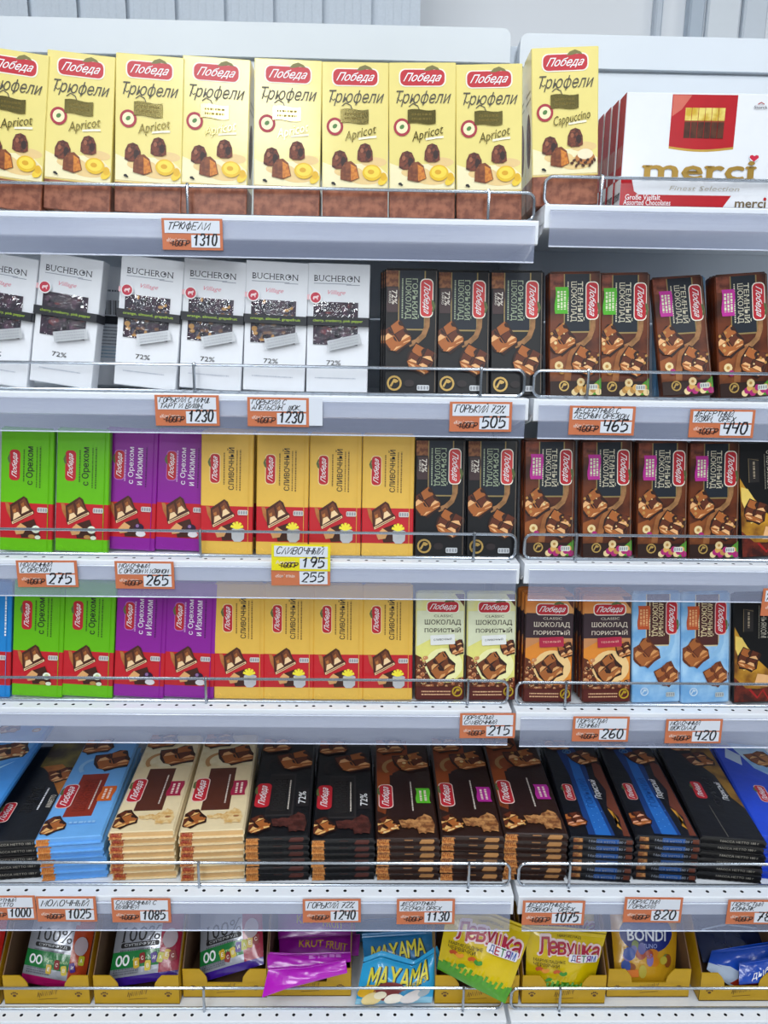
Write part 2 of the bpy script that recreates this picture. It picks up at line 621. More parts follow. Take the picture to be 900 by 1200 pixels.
def slab(mb, W_, H_, T_, bands, ch=0.0012):
    """a wrapped bar or carton standing on its end; bands: [(v0, v1, material)] bottom to top"""
    zs = [(0, ch)] + [(ch, 0)]
    ms = [bands[0][2]]
    for v0, v1, mt in bands:
        ms.append(mt)
        zs.append((min(v1 * H_, H_ - ch), 0))
    zs.append((H_, ch))
    ms.append(bands[-1][2])
    rings = [[(x, y, z) for x, y in octo(-W_ / 2 + i, i, W_ / 2 - i, T_ - i, ch)] for z, i in zs]
    mb.rings(rings, None, ms)


def kind(fn):
    PROTO[fn.__name__] = fn
    return fn


_built = {}


def inst(k, name, label, cat, loc, rot=(0, 0, 0), group=None):
    """a thing of kind k: root plus parts; later ones are copies sharing the first one's meshes"""
    if k not in _built:
        parts = PROTO[k]()
        _built[k] = [(n, b.mesh(n, sm), par) for n, b, par, sm in parts]
    parts = _built[k]
    if len(parts) == 1:
        root = obj(name, parts[0][1])
    else:
        root = empty(name)
        made = {}
        for n, me, par in parts:
            made[n] = obj(n, me, made.get(par, root))
    root.rotation_mode = 'YXZ'
    root.location = loc
    root.rotation_euler = rot
    tag(root, label, cat, group)
    return root


YEL, YEL_SIDE, YEL_PALE = M('#ecdc85', 0.3, var=0.015, coat=.5), M('#dcc75a', 0.35), M('#f3e9bd', 0.32, var=0.02)
BOXBROWN = M('#a5654a', 0.38, scale=90, h2='#7c4430')
FOIL = M('#9a8c52', 0.16, 0.85, var=0.06, coat=1.0)
TRU0, TRU1 = M('#4a2013', 0.45, scale=300, h2='#7a3a22'), M('#2e120b', 0.45)


def truffle(apricot=True):
    W_, H_, T_ = 0.0856, 0.1900, 0.042
    b = MB()
    slab(b, W_, H_, T_, [(0, .19, BOXBROWN), (.19, 1, YEL)], 0.0008)
    A = Art(b, W_, H_, front_map(W_, H_))
    A.poly([(0.01, .2), (.99, .2), (.99, .30), (.8, .37), (.45, .36), (.2, .34), (.01, .37)], YEL_PALE)
    for cu, cv, r in ((.78, .375, .2), (.40, .31, .22), (.66, .27, .26)):
        A.ell(cu, cv, r, M('#e9c98a', 0.35), r * .35)
    A.rect(0.0, .192, 1, .196, M('#d8b25a', .3, .3))
    A.dashes(.5, .203, .98, .008, M('#c9a95c'), 0, 4)
    logo(A, .50, .905, .66, leaf=M('#77703a', .4))
    A.text('Трюфели', .52, .775, .82, .22, M('#4b4638', .4), 0, -0.004, .38)
    A.line([(.16, .80), (.13, .775), (.17, .76), (.2, .77)], .014, M('#4b4638', .4))
    A.line([(.30, .725), (.36, .745), (.43, .73), (.46, .70)], .014, M('#4b4638', .4))
    A.ring(.195, .596, .088, .125, M('#a8283a', .4))
    A.ell(.195, .596, .088, YEL_PALE)
    A.ell(.195, .598, .04, LEAF, .03, 8, 35)
    f = MB()
    F = Art(f, W_, H_, front_map(W_, H_), first=0.0012)
    flag(F, .49, .662, .42, .19, FOIL, M('#6a5c28', .35, .5), 0, 2)
    F.text('Apricot' if apricot else 'Cappuccino', .58 if apricot else .6, .55, .50 if apricot else .56, .17, FOIL, 14 if apricot else 10, .004, .4)
    A.line([(.55, .52), (.70, .53), (.82, .535)], .03, M('#f6f1da', .4))  # painted highlight: pale smear beside the flavour name
    for cu, cv, r in ((.27, .385, .122), (.65, .432, .118)):
        A.poly([(cu - r, cv - .045), (cu - r * .95, cv + .01), (cu - r * .6, cv + .05), (cu, cv + .062), (cu + r * .6, cv + .05), (cu + r * .95, cv + .01), (cu + r, cv - .045), (cu + r * .5, cv - .058), (cu - r * .5, cv - .058)], TRU0)
        A.ell(cu + r * .45, cv - .01, r * .35, TRU1, r * .55, 10)
        A.ell(cu - r * .4, cv + .015, r * .22, M('#9b5a3c'), r * .3, 10)
    cu, cv, r = .42, .31, .145
    A.poly([(cu - r, cv - .05), (cu - r * .95, cv + .01), (cu - r * .5, cv + .06), (cu + .02, cv + .068), (cu + r * .7, cv + .04), (cu + r, cv - .04), (cu + .02, cv - .065)], M('#8a4a22', .4, scale=250, h2='#6b3114'))
    A.poly([(cu + .01, cv + .05), (cu + r * .65, cv + .03), (cu + r * .92, cv - .04), (cu + .02, cv - .058)], M('#d98a2c', .4, scale=200, h2='#b8601c'))
    if apricot:
        A.ell(.755, .305, .145, M('#e8bd22', .35), .115)
        A.ell(.755, .31, .115, M('#f4d84a', .35), .085)
        A.ell(.74, .31, .05, M('#dba51c', .4), .035, 10)
        A.ell(.92, .255, .085, M('#eecb38', .35), .055, 12, 40)
        A.ell(.93, .28, .05, M('#e3b31f', .35), .06, 12)
    else:
        A.ell(.80, .30, .15, M('#b8753c', .4), .09)
        A.ell(.80, .325, .12, M('#f3e6c4', .35), .075)
        for i in range(11):
            A.ell(.60 + .034 * i, .27 + .02 * math.sin(i * 2.1), .03, M('#4a2412', .35), .02, 8, 30 * i)
    A.ell(.165, .235, .03, INK, .02, 6)
    A.ell(.19, .228, .02, INK, .014, 6)
    # sides: print runs round the corner
    for sx in (-1, 1):
        S = Art(b, T_, H_, lambda u, v, d, sx=sx: (sx * (W_ / 2 + d), u * T_, v * H_))
        S.ell(.5, .45, .3, TRU0, .8)
        S.dashes(.5, .7, .7, .06, M('#8a7a38'), 0, 5)
        S.dashes(.5, .75, .6, .06, M('#8a7a38'), 0, 6)
    return [('carton', b, None, False), ('foil_stamp', f, 'carton', False)]


PROTO['truffle_apricot'] = truffle
PROTO['truffle_cappuccino'] = lambda: truffle(False)

BUCHW = M('#e9ecf2', 0.28, var=0.015)
BERRY = M('#161428', 0.5, scale=150, h2='#3a2038')


def bucheron(v_=0):
    W_, H_, T_ = 0.0838, 0.1715, 0.024
    b = MB()
    slab(b, W_, H_, T_, [(0, 1, BUCHW)], 0.0008)
    A = Art(b, W_, H_, front_map(W_, H_))
    ink = M('#3a3c48', .4)
    A.text('BUCHERON', .47, .885, .74, .095, ink, 0, -.002, serif=True)
    A.ell(.695, .888, .018, ink, n=8)
    A.line([(.10, .845), (.70, .845)], .009, M('#8d93a6'))
    A.line([(.62, .838), (.84, .838)], .009, M('#8d93a6'))
    A.text('Village', .47, .775, .28, .085, M('#e58a9c'), 0, -.004, .4)
    A.text('72%', .44, .235, .23, .075, INK, 0, .006, serif=True)
    A.dashes(.47, .115, .66, .018, M('#b9bfcc'), 0, 8)
    w = MB()
    F = Art(w, W_, H_, front_map(W_, H_), first=0.0008)
    F.rect(.10, .375, .82, .705, BERRY)
    g = random.Random(3 + v_)
    cols = [M('#3a2030', .3), M('#1c1624', .25), M('#6b2430', .3), M('#5a3a52', .3)] if v_ == 0 else [M('#b98a4a', .3), M('#1c1624', .25), M('#7a5230', .3), M('#4a4a5a', .3)]
    F.up()
    for i in range(46):
        F.ell(g.uniform(.15, .78), g.uniform(.395, .69), g.uniform(.02, .05), cols[i % 4], g.uniform(.02, .05), 7, lift=False)
        F.d += 0.000004
    fm = MB()
    n = 14
    rows = []
    for j in range(n + 1):
        for i in range(n + 1):
            u, v = .10 + .72 * i / n, .375 + .33 * j / n
            e = math.sin(PI * i / n) * math.sin(PI * j / n)
            rows.append(((u - .5) * W_, -0.0018 - 0.0042 * e * (0.6 + 0.4 * math.sin(3.1 * i + 1.7 * j + v_)), v * H_))
    fm.add(rows, [(j * (n + 1) + i, j * (n + 1) + i + 1, (j + 1) * (n + 1) + i + 1, (j + 1) * (n + 1) + i) for j in range(n) for i in range(n)], FILM)
    band = MB()
    BND = M('#23252c', .4)
    band.rings([[(x, y, z) for x, y in octo(-W_ / 2 - .0012, -.0055, W_ / 2 + .0012, T_ + .0012, .0014)] for z in (.522 * H_, .588 * H_)], BND)
    Bd = Art(band, W_, H_, front_map(W_, H_, -.0055))
    Bd.text('cherry, cranberry, pink pepper' if v_ == 0 else 'orange, almond, grapefruit', .5, .556, .80, .052, M('#a8c83a'), 0, .008)
    st = MB()
    S = Art(st, W_, H_, front_map(W_, H_), first=.0052)
    S.rrect(.61, .395, .54, .16, M('#cdd1d6', .25, .3), 14, .004)
    for q in range(3):
        f = S.loc(.61, .395, 14)
        p = f(0, .045 - .045 * q)
        S.dashes(p[0], p[1], .46, .022, M('#9a9ea4'), 14, q + 2)
    sl = MB()
    L = Art(sl, W_, H_, front_map(W_, H_), first=.0042)
    L.rect(.0, .715, .13, .755, M('#e9b9c0'))
    L.ell(.135, .733, .10, WHITE)
    L.ell(.135, .733, .082, M('#c8354a', .4))
    L.poly([(.09, .726), (.10, .742), (.15, .745), (.18, .752), (.185, .738), (.17, .735), (.17, .717), (.155, .717), (.155, .728), (.115, .728), (.115, .717), (.10, .717)], M('#f3d7da'))
    return [('carton', b, None, False), ('berry_window', w, 'carton', False), ('clear_film', fm, 'carton', True), ('belly_band', band, 'carton', False), ('weight_sticker', st, 'carton', False), ('round_seal', sl, 'carton', False)]


PROTO['bucheron'] = bucheron
PROTO['bucheron_citrus'] = lambda: bucheron(1)


@kind
def bucheron_back():
    W_, H_, T_ = 0.0838, 0.1715, 0.024
    b = MB()
    slab(b, W_, H_, T_, [(0, 1, BUCHW)], 0.0008)
    A = Art(b, W_, H_, front_map(W_, H_))
    A.dashes(.5, .8, .5, .03, M('#6b7280'), 0, 2)
    A.up()
    for i in range(26):
        A.rect(.12 + .03 * i, .60, .12 + .03 * i + (.008 + .012 * (i * 7 % 3) / 2), .72, INK, False)
    for i in range(12):
        A.dashes(.5, .55 - .028 * i, .8, .018, M('#7d8492') if i < 8 else M('#7db0d0'), 0, i)
    bd = MB()
    bd.rings([[(x, y, z) for x, y in octo(-W_ / 2 - .0012, -.0012, W_ / 2 + .0012, T_ + .0012, .0014)] for z in (.522 * H_, .588 * H_)], M('#23252c', .4))
    return [('carton', b, None, False), ('belly_band', bd, 'carton', False)]


def flap_part(W_, H_, T_, mat):
    """the folded wrapper end at the top of a bar"""
    f = MB()
    pts = [(-W_ / 2 + .002, T_ * .25, H_), (W_ / 2 - .002, T_ * .25, H_), (W_ / 2 - .004, T_ * .75, H_), (-W_ / 2 + .004, T_ * .75, H_)]
    top = [(x * .97, y, z + .0016) for x, y, z in pts]
    f.rings([pts, top], mat)
    return f


NAVY = M('#141e2c', .4)
TAN = M('#86603a', .4, scale=120, h2='#a5764a')


def dark_bar(style):
    """bars whose print reads sideways, top to bottom"""
    W_, H_, T_ = .0734, .1685, .0115
    bitter = style == 'bitter'
    pink = style == 'raisin'
    blue = style == 'milk'
    if bitter:
        BG, PAN, TT = M('#0b0c11', .36), NAVY, M('#a9b79a', .4)
    elif blue:
        BG, PAN, TT = M('#74addf', .35, scale=26, h2='#a9d3f3', coat=.2), M('#4d2421', .4), M('#ecdcae', .4)
    else:
        BG, PAN, TT = M('#3d1a0e', .34, scale=22, h2='#6e3418'), M('#161f2b', .4), M('#d9d2ba', .4)
    b = MB()
    slab(b, W_, H_, T_, [(0, 1, BG)], .0018)
    A = Art(b, W_ - .003, H_ - .003, front_map(W_ - .003, H_))
    if bitter:
        A.rect(0.0, .86, .24, .985, M('#6b3a22', .4, scale=180, h2='#9b6238'))
    elif not blue:
        A.rect(0.0, .86, .27, .985, M('#5a2618', .4, scale=90, h2='#8a4630'))
        A.poly([(.0, .30), (.25, .34), (.5, .42), (.62, .40), (.4, .26), (.32, .12), (0, .12)], M('#6e3a1c', .36, scale=30, h2='#985426'))
    p0, p1 = (.26, .74) if bitter else (.29, .77)
    A.rect(p0 - .02, .515, p1 + .025, .985, M('#9c8758', .35, .3) if not blue else M('#d9c9a0'))
    A.rect(p0, .527, p1, .985, PAN)
    uT = (p0 + p1) / 2
    t1 = {'bitter': 'ГОРЬКИЙ', 'hazel': 'ТЕМНЫЙ', 'raisin': 'ТЕМНЫЙ', 'milk': 'МОЛОЧНЫЙ'}[style]
    A.text(t1, uT + .075, .765, .76, .13, TT, -90, .008, serif=True)
    A.text('ШОКОЛАД', uT - .075, .765, .76, .13, TT, -90, .008, serif=True)
    A.dashes(uT - .18, .765, .74, .025, TT, -90, 3)
    if bitter:
        flag(A, .135, .755, .46, .22, M('#463234', .4), CREAMY, -90, 1, None)
        A.rect(.05, .66, .22, .85, M('#463234', .4))
        A.text('72%', .165, .775, .26, .10, CREAMY, -90, .012)
        A.text('КАКАО', .08, .775, .22, .045, CREAMY, -90, .01)
    else:
        flag(A, .225, .775, .50, .25, {'hazel': GREEN, 'raisin': PINKTAG, 'milk': M('#c4552a', .4)}[style], M('#dfe9c4') if not blue else M('#e9b07a'), -90, 3)
    uL = .785 if bitter else .82
    # ribbon of poured chocolate
    rib = [(uL + .02, .63), (uL + .015, .55), (uL - .05, .475), (uL - .18, .425), (uL - .33, .40)]
    A.line(rib, .10, TAN if not blue else M('#8fc0e8', .35))
    if not (bitter or blue):
        A.line([(uL - .28, .42), (.42, .33), (.36, .22), (.34, .13)], .13, M('#8a5228', .38, scale=60, h2='#a06638'))
    logo(A, uL, .77, .68, -90, CREAMY if not blue else M('#e8c9c4'), RED if not bitter else M('#cf3b3c', .35))
    nuts = None if (bitter or blue) else NUT2
    if blue:
        choc(A, .26, .455, .52, 40, None, 1, (C1, M('#7c4020'), M('#a5602f'), M('#d6965a')))
        choc(A, .73, .255, .44, 35, None, 2, (C1, M('#7c4020'), M('#a5602f'), M('#d6965a')))
    else:
        choc(A, .21, .46, .50, 35, nuts, 1)
        choc(A, .69, .28, .50, -25, nuts, 2)
    if not (bitter or blue):
        A.ell(.17, .25, .085, NUT, n=12)
        A.ell(.17, .25, .035, NUT2, n=8)
        A.ell(.23, .205, .06, GRAPE if pink else NUT2, n=10)
        A.rect(0, .012, 1, .125, M('#2a140d', .38))
        A.poly([(.78, .012), (1, .012), (1, .15), (.86, .10)], M('#4f9a2c', .4))
        g = random.Random(5)
        for i in range(10):
            A.ell(.48 + .052 * i, .035 + .02 * (i % 3), .065, (GRAPE if (pink and i % 2) else (NUT, NUT2, M('#d9a657'))[i % 3]), n=10)
        emblem(A, .27, .085, .10)
        A.ell(.60, .115, .08, NUT, n=10)
        A.ell(.60, .115, .03, NUT2, n=8)
        chip(A, .83, .075, .19, .10, M('#d9dcd2'))
    elif bitter:
        emblem(A, .18, .09, .145)
        A.ell(.47, .09, .10, M('#2a2224'), .07, 10)
        chip(A, .74, .055, .24, .105)
    else:
        emblem(A, .24, .105, .09, M('#cfe3f2', .4))
        chip(A, .80, .075, .19, .10, M('#b9c4c4'))
    A.line([(.965, .02), (.965, .98)], .008, M('#8a7a6a') if not blue else M('#a9d0ee'))
    return [('wrapper', b, None, False), ('end_flap', flap_part(W_, H_, T_, BG), 'wrapper', False)]


for s_ in ('bitter', 'hazel', 'raisin', 'milk'):
    PROTO['bar_' + s_] = (lambda q: (lambda: dark_bar(q)))(s_)


def milk_bar(style):
    """paper-wrapped bars whose print reads upwards"""
    W_, H_, T_ = .0742, .1745, .0105
    bg = {'green': '#66bd0a', 'purple': '#8e1f9a', 'cream': '#e8bb50', 'blue': '#1f86d2'}[style]
    BG = M(bg, .3, var=.03, coat=.25)
    RB = M('#c31f2a', .3, var=.03, coat=.25)
    b = MB()
    slab(b, W_, H_, T_, [(0, .105, BG), (.105, .395, RB), (.395, 1, BG)], .0012)
    A = Art(b, W_ - .002, H_ - .002, front_map(W_ - .002, H_))
    A.up()
    for i in range(6):
        A.line([(.02 + .16 * i, .012), (.10 + .16 * i, .05), (.18 + .16 * i, .012)], .012, M(bg, .3, var=.25, scale=200), False)
    TX = INK if style in ('green', 'cream') else (M('#efe6f2') if style == 'purple' else WHITE)
    T2 = {'green': M('#3c6a14'), 'purple': M('#5a1268'), 'cream': M('#8a6a2c'), 'blue': WHITE}[style]
    logo(A, .26, .70, .56, 90, {'green': RED, 'purple': M('#b46ac0'), 'cream': M('#efd9a2'), 'blue': WHITE}[style])
    if style == 'purple':
        A.text('с Орехом', .50, .70, .72, .13, TX, 90, .014)
        A.text('и Изюмом', .655, .695, .72, .13, TX, 90, .014)
        A.dashes(.375, .70, .62, .03, M('#c79ad0'), 90, 4)
        A.dashes(.79, .69, .78, .025, T2, 90, 5)
    elif style == 'blue':
        A.text('Молочный', .55, .70, .80, .13, TX, 90, .014)
        A.dashes(.90, .70, .80, .035, TX, 90, 5)
    else:
        A.text('с Орехом' if style == 'green' else 'СЛИВОЧНЫЙ', .565, .70, .74 if style == 'green' else .82, .165 if style == 'green' else .14, TX, 90, .016)
        A.dashes(.44, .70, .62, .025, T2, 90, 4)
        A.dashes(.69, .69, .78, .022, T2, 90, 5)
        A.dashes(.755, .69, .80, .026, T2, 90, 6)
    gold = (M('#5a2c14', .4), M('#7a3d1e', .4), M('#a8642e', .4), M('#edc08a', .4))
    slab_piece(A, .38, .32, .58)
    A.poly([(.36, .22), (.66, .27), (.80, .12), (.42, .112)], M('#3f1a0c', .4))
    A.poly([(.28, .175), (.40, .23), (.52, .20), (.46, .145), (.32, .135)], M('#d9a46a', .4))
    if style in ('green', 'blue'):
        A.ell(.70, .185, .085, M('#e9efdc', .4), .075, 12)
        A.ell(.70, .187, .04, M('#bcd29a'), n=8)
        A.ell(.62, .125, .07, NUT2, .04, 9)
        A.ell(.74, .12, .06, M('#dfe6cf'), .04, 9)
    elif style == 'purple':
        A.ell(.69, .19, .10, M('#2c1230', .35), .085, 12)
        A.ell(.66, .205, .035, M('#8a6a9a'), n=8)
        A.ell(.73, .14, .10, M('#e4e2e6', .4), .06, 12)
    else:
        A.poly([(.60, .20), (.61, .13), (.66, .105), (.78, .105), (.85, .13), (.86, .205), (.73, .215)], M('#c4c6ca', .35))
        A.ell(.73, .205, .125, M('#a9acb2'), .03, 14)
        for a in range(5):
            q = math.radians(20 + 35 * a)
            A.line([(.71, .215), (.71 + .13 * math.cos(q), .215 + .13 * math.sin(q) * W_ / H_)], .05, M('#f0e03a', .4))
    chip(A, .82, .345, .20, .10, M('#cfc6c4'))
    A.line([(.925, .01), (.925, .99)], .01, M(bg, .18, var=.02))
    return [('wrapper', b, None, False), ('end_flap', flap_part(W_, H_, T_, BG), 'wrapper', False)]


for s_ in ('green', 'purple', 'cream', 'blue'):
    PROTO['paper_' + s_] = (lambda q: (lambda: milk_bar(q)))(s_)


def porous(dark=False):
    W_, H_, T_ = .0734, .1640, .0135
    BG = M('#d9823a', .34, scale=18, h2='#e0a060') if dark else M('#e9e27a', .34, scale=14, h2='#e6e6b4')
    CH = M('#4a1a12', .36, scale=90, h2='#6b2c1a')
    b = MB()
    slab(b, W_, H_, T_, [(0, .12, CH), (.12, .42, CH), (.42, 1, BG)] if not dark else [(0, .42, CH), (.42, .58, CH), (.58, .82, M('#33232a', .36)), (.82, 1, BG)], .0018)
    A = Art(b, W_ - .003, H_ - .003, front_map(W_ - .003, H_))
    A.rect(0, .13, 1, .60, M('#e08a30', .36) if dark else M('#e4e07e', .36))
    A.rect(0, .60, 1, .83, M('#3a2830', .38) if dark else M('#dfe4c4', .36))
    A.poly([(0, .60), (.0, .50), (.3, .57), (.8, .58), (1, .5), (1, .6)], M('#c98a5a') if dark else M('#dfe4c4', .36))
    A.poly([(.80, .985), (1, .985), (1, .87)], C1)
    logo(A, .55, .865, .66, 0, CREAMY)
    TX = M('#e4d8c6') if dark else M('#3a3228')
    A.text('CLASSIC', .56, .782, .40, .05, TX, 0, 0)
    A.text('ШОКОЛАД', .55, .722, .78, .12, TX, 0, .006, serif=True)
    A.text('ПОРИСТЫЙ', .55, .655, .78, .105, TX, 0, .006, serif=True)
    A.ell(.58, .33, .40, M('#f0c98a') if dark else M('#f1eeae'), .36, 22)
    g = random.Random(9)
    bub = [M('#7a3a1e', .3), M('#a8603a', .3), M('#c98a5c', .3), M('#3c170d', .3)]
    A.poly([(0, .13), (0, .42), (.10, .40), (.18, .30), (.30, .20), (.55, .16), (.8, .17), (1, .22), (1, .13)], C1)
    A.up()
    for i in range(70):
        t = g.random()
        u = g.uniform(0, .22) if t < .5 else g.uniform(.1, .98)
        v = g.uniform(.15, .40) if t < .5 else g.uniform(.13, .20)
        A.ell(u, v, g.uniform(.02, .05), bub[i % 4], n=9, lift=False)
        A.d += .000002
        A.ell(u - .008, v + .005, .012, NUT, n=6, lift=False)
        A.d += .000004
    choc(A, .52, .315, .50, 38, None, 4, (C0, M('#6b3418'), M('#a4602e'), M('#dca468')))
    choc(A, .86, .49, .30, 20, None, 5)
    A.rrect(.55, .565, .52, .21, M('#b02444', .38) if dark else M('#e9ecea', .38), 3, .02)
    A.text('ТЕМНЫЙ' if dark else 'СЛИВОЧНЫЙ', .55, .57, .38, .05, M('#e8b0a0') if dark else INK, 3, .01)
    A.rect(0, .012, 1, .13, M('#54160f', .36))
    for i in range(2):
        A.dashes(.42, .085 - .028 * i, .62, .025, M('#e2b48a'), 0, i + 1)
    emblem(A, .87, .085, .11, M('#c9a92c', .3, .3))
    return [('wrapper', b, None, False), ('end_flap', flap_part(W_, H_, T_, BG), 'wrapper', False)]


PROTO['porous_light'] = porous
PROTO['porous_dark'] = lambda: porous(True)


@kind
def cognac():
    W_, H_, T_ = .0734, .1685, .0115
    BG = M('#0c0c0f', .34)
    b = MB()
    slab(b, W_, H_, T_, [(0, 1, BG)], .0018)
    A = Art(b, W_ - .003, H_ - .003, front_map(W_ - .003, H_))
    A.poly([(0, .70), (.10, .62), (.5, .40), (.95, .22), (1, .12), (1, .02), (0, .02)], M('#c8922c', .34, scale=25, h2='#6e3f14'))
    A.poly([(.02, .62), (.16, .60), (.5, .36), (.2, .30), (.02, .5)], M('#efcf6a', .34))
    A.poly([(.0, .015), (.0, .24), (.25, .14), (.5, .13), (1, .16), (1, .015)], M('#3a1410', .36, scale=60, h2='#7a2a1a'))
    choc(A, .30, .40, .44, -20, None, 2)
    A.line([(.33, .13), (.5, .05), (.62, .12), (.75, .03), (.95, .12)], .05, M('#a81e1e'))
    A.poly([(.42, .16), (.50, .27), (.80, .25), (.72, .15)], M('#e6b27a'))
    A.rect(.19, .655, .40, .86, M('#2a2626', .38))
    A.line([(.19, .655), (.19, .86), (.40, .84)], .012, M('#8a7a5a'))
    A.dashes(.30, .76, .34, .04, M('#a99a82'), -90, 2)
    A.text('ШОКОЛАД', .76, .76, .76, .12, M('#c9c4b4'), -90, .006)
    A.text('С КОНЬЯКОМ', .62, .76, .76, .12, M('#c9c4b4'), -90, .006)
    A.dashes(.52, .74, .70, .02, M('#8a8678'), -90, 3)
    return [('wrapper', b, None, False), ('end_flap', flap_part(W_, H_, T_, BG), 'wrapper', False)]


BL, BW, BT = .282, .0935, .0107     # the big flow-wrapped bars lying on the fifth shelf


def big_bar(style):
    P = {
        'blue': ('#6aa9e6', '#8a2c1a', '#d8641e', '#e0c27a', '#b9621c'),
        'cream': ('#e2cfa6', '#54281a', '#a81e46', '#cfa05a', '#8a2a1c'),
        'bitter': ('#0f1014', '#1a1819', '#1a1719', '#5a2e28', '#a8642c'),
        'hazel': ('#2c1812', '#2a1614', '#5cc02c', '#c08a54', '#8a4420'),
        'raisin': ('#2c1812', '#2a1614', '#b82a9a', '#c08a54', '#8a4420'),
        'porous': ('#0d0f16', None, None, '#6b3626', '#8a5030'),
        'rum': ('#0e0e11', None, None, '#a87a2a', '#2a1c14'),
        'wafer': ('#1a44c8', None, None, '#8fc0ea', '#c07a3a'),
        'almond': ('#3f8fdc', None, None, '#8fc6ef', '#7a3a1a'),
        'amaretto': ('#101013', None, None, '#7a4a20', '#1c1718'),
    }[style]
    BG = M(P[0], .34, var=.04, coat=.15, bump=.12, bscale=60)
    SPL, LEFT = M(P[3], .36, scale=60, h2=None), M(P[4], .36, scale=160, h2='#d59a5a' if style not in ('rum', 'amaretto') else None)
    w2, e = BW / 2, .004
    b = MB()
    prof = [(.0045, .0005, BT - .0012), (.0062, 0, BT - .0003), (.014, 0, BT), (BL - .018, 0, BT), (BL - .010, .0008, BT - .001), (BL - .004, .004, BT - .004)]
    rings = []
    for y, z0, z1 in prof:
        c = min(.003, (z1 - z0) * .35)
        rings.append([(x, y, z) for x, z in octo(-w2, z0, w2, z1, c)])
    b.rings(rings, BG)
    n = len(b.v)
    A = Art(b, BW - .006, BL, lambda u, v, d: ((u - .5) * (BW - .006), v * BL, BT + d))
    A2 = A
    # the front end face (u across, v up the thickness)
    E = Art(b, BW - .004, BT, lambda u, v, d: ((u - .5) * (BW - .004), .0044 - d, .0008 + v * (BT - .0023)))
    if style in ('blue', 'cream', 'bitter', 'hazel', 'raisin'):
        ge = random.Random(len(style))
        if style == 'cream':
            E.rect(0, 0, 1, 1, M('#d8b07a', .32, var=.05))
        E.poly([(0, 0), (.17, 0), (.20, .3), (.16, .5), (.22, .8), (.19, 1), (0, 1)], LEFT)
        E.up()
        for i in range(5):
            E.poly([(.02 + .035 * i, .1 + .5 * ge.random()), (.05 + .035 * i, .0 + .3 * ge.random()), (.06 + .03 * i, .9)], M('#c98a4a', .36) if style not in ('cream',) else M('#b8503a', .36), False)
        if style in ('hazel', 'raisin', 'bitter'):
            E.poly([(.68, .25), (.74, .0), (.90, .1), (.93, .6), (.92, 1), (.72, 1)], SPL)
            E.rect(.44, .72, .58, .95, M('#a5744a') if style != 'bitter' else M('#3a2220'))
    elif style == 'porous':
        E.rect(.42, 0, .78, 1, M('#1f57a0', .3))
        E.rect(.90, 0, 1, 1, SPL)
        E.rect(.05, .2, .2, 1, LEFT)
        E.text('Масса нетто 180 г', .6, .5, .60, .06, M('#9fa6b4'), 0, 0)
    elif style in ('rum', 'amaretto'):
        E.text('МАССА НЕТТО 180 г', .6, .5, .60, .05, M('#b9b4a8'), 0, 0)
    if style in ('blue', 'cream', 'bitter', 'hazel', 'raisin'):
        PAN = M(P[1], .34)
        if style in ('hazel', 'raisin'):
            A.poly([(0, .99), (0, .25), (.14, .22), (.3, .62), (.62, .70), (.62, .99)], M('#9c4a1c', .34, scale=14, h2='#5a2812'))
        if style == 'cream':
            A.rect(0.0, .62, 1, .98, M('#e6dab8', .34, scale=40, h2='#d9c89c'))
        A.rect(.24, .19, .72, .60, PAN if style != 'bitter' else M('#2e2b2c', .34))
        if style == 'bitter':
            A.rect(.25, .206, .69, .579, PAN)
        ink = M('#2a1410') if style not in ('cream', 'blue') else M('#6b2a1a')
        if style == 'bitter':
            ink = M('#34302f', .25)
        if style == 'blue':
            ink = M('#6e2114')
        t1 = {'blue': 'МОЛОЧНЫЙ', 'bitter': 'ГОРЬКИЙ', 'hazel': 'ТЕМНЫЙ', 'raisin': 'ТЕМНЫЙ', 'cream': 'СЛИВОЧНЫЙ'}[style]
        if style != 'cream':
            A.text(t1, .38, .39, .98, .13, ink, 90, .004)
            A.text('ШОКОЛАД', .52, .39, .98, .13, ink, 90, .004)
        A.dashes(.625, .39, .90, .025, M('#d9cfc4'), 90, 3)
        logo(A, .155, .385, .70, 90, M('#e4c9c0') if style != 'bitter' else RED)
        if style == 'bitter':
            A.rect(.76, .27, .98, .44, M('#221e20'))
            A.text('72%', .86, .355, .36, .13, WHITE, 90, .01)
        else:
            flag(A, .83, .39, .46, .25, M(P[2], .36), M('#f0dcd0'), 90, 2)
        # chocolate at the far end, swirl, splash
        nuts = NUT2 if style in ('hazel', 'raisin') else None
        A.ring(.42, .68, .24, .32, M('#b98a54' if style == 'cream' else ('#8fbfe9' if style == 'blue' else ('#1c1718' if style == 'bitter' else '#a37a4c')), .36), 16, 60, 220)
        choc(A, .68, .74, .62, 20, nuts, 1)
        choc(A, .24, .93, .60, 10, nuts, 2)
        choc(A, .12, .115, .42, 35, nuts, 3, (C0, C1, M('#a8602c'), M('#e4b470')))
        g = random.Random(4)
        if style != 'blue':
            sp = M(P[3], .36, scale=120, h2={'cream': '#e2c690'}.get(style, '#7a4a2a' if style != 'bitter' else '#3c1c18'))
            big = 1 if style != 'cream' else 0
            top = [(.36 + .03 * i, .140 + .018 * big + .014 * g.random() + (.045 if i > 10 else 0) * (1 - abs(i - 15) / 8)) for i in range(20)]
            bot = [(.94 - .028 * i, .080 - .015 * big + .016 * g.random() + (.02 if i > 9 else -.02)) for i in range(20)]
            A.poly(top + [(.97, .12)] + bot, sp)
            A.ell(.86, .125, .05, M('#a06a3c' if style != 'bitter' else '#3c1c18'), .03, 10)
        else:
            A.dashes(.62, .13, .42, .06, M('#8fc0ee'), 0, 3)
    elif style == 'porous':
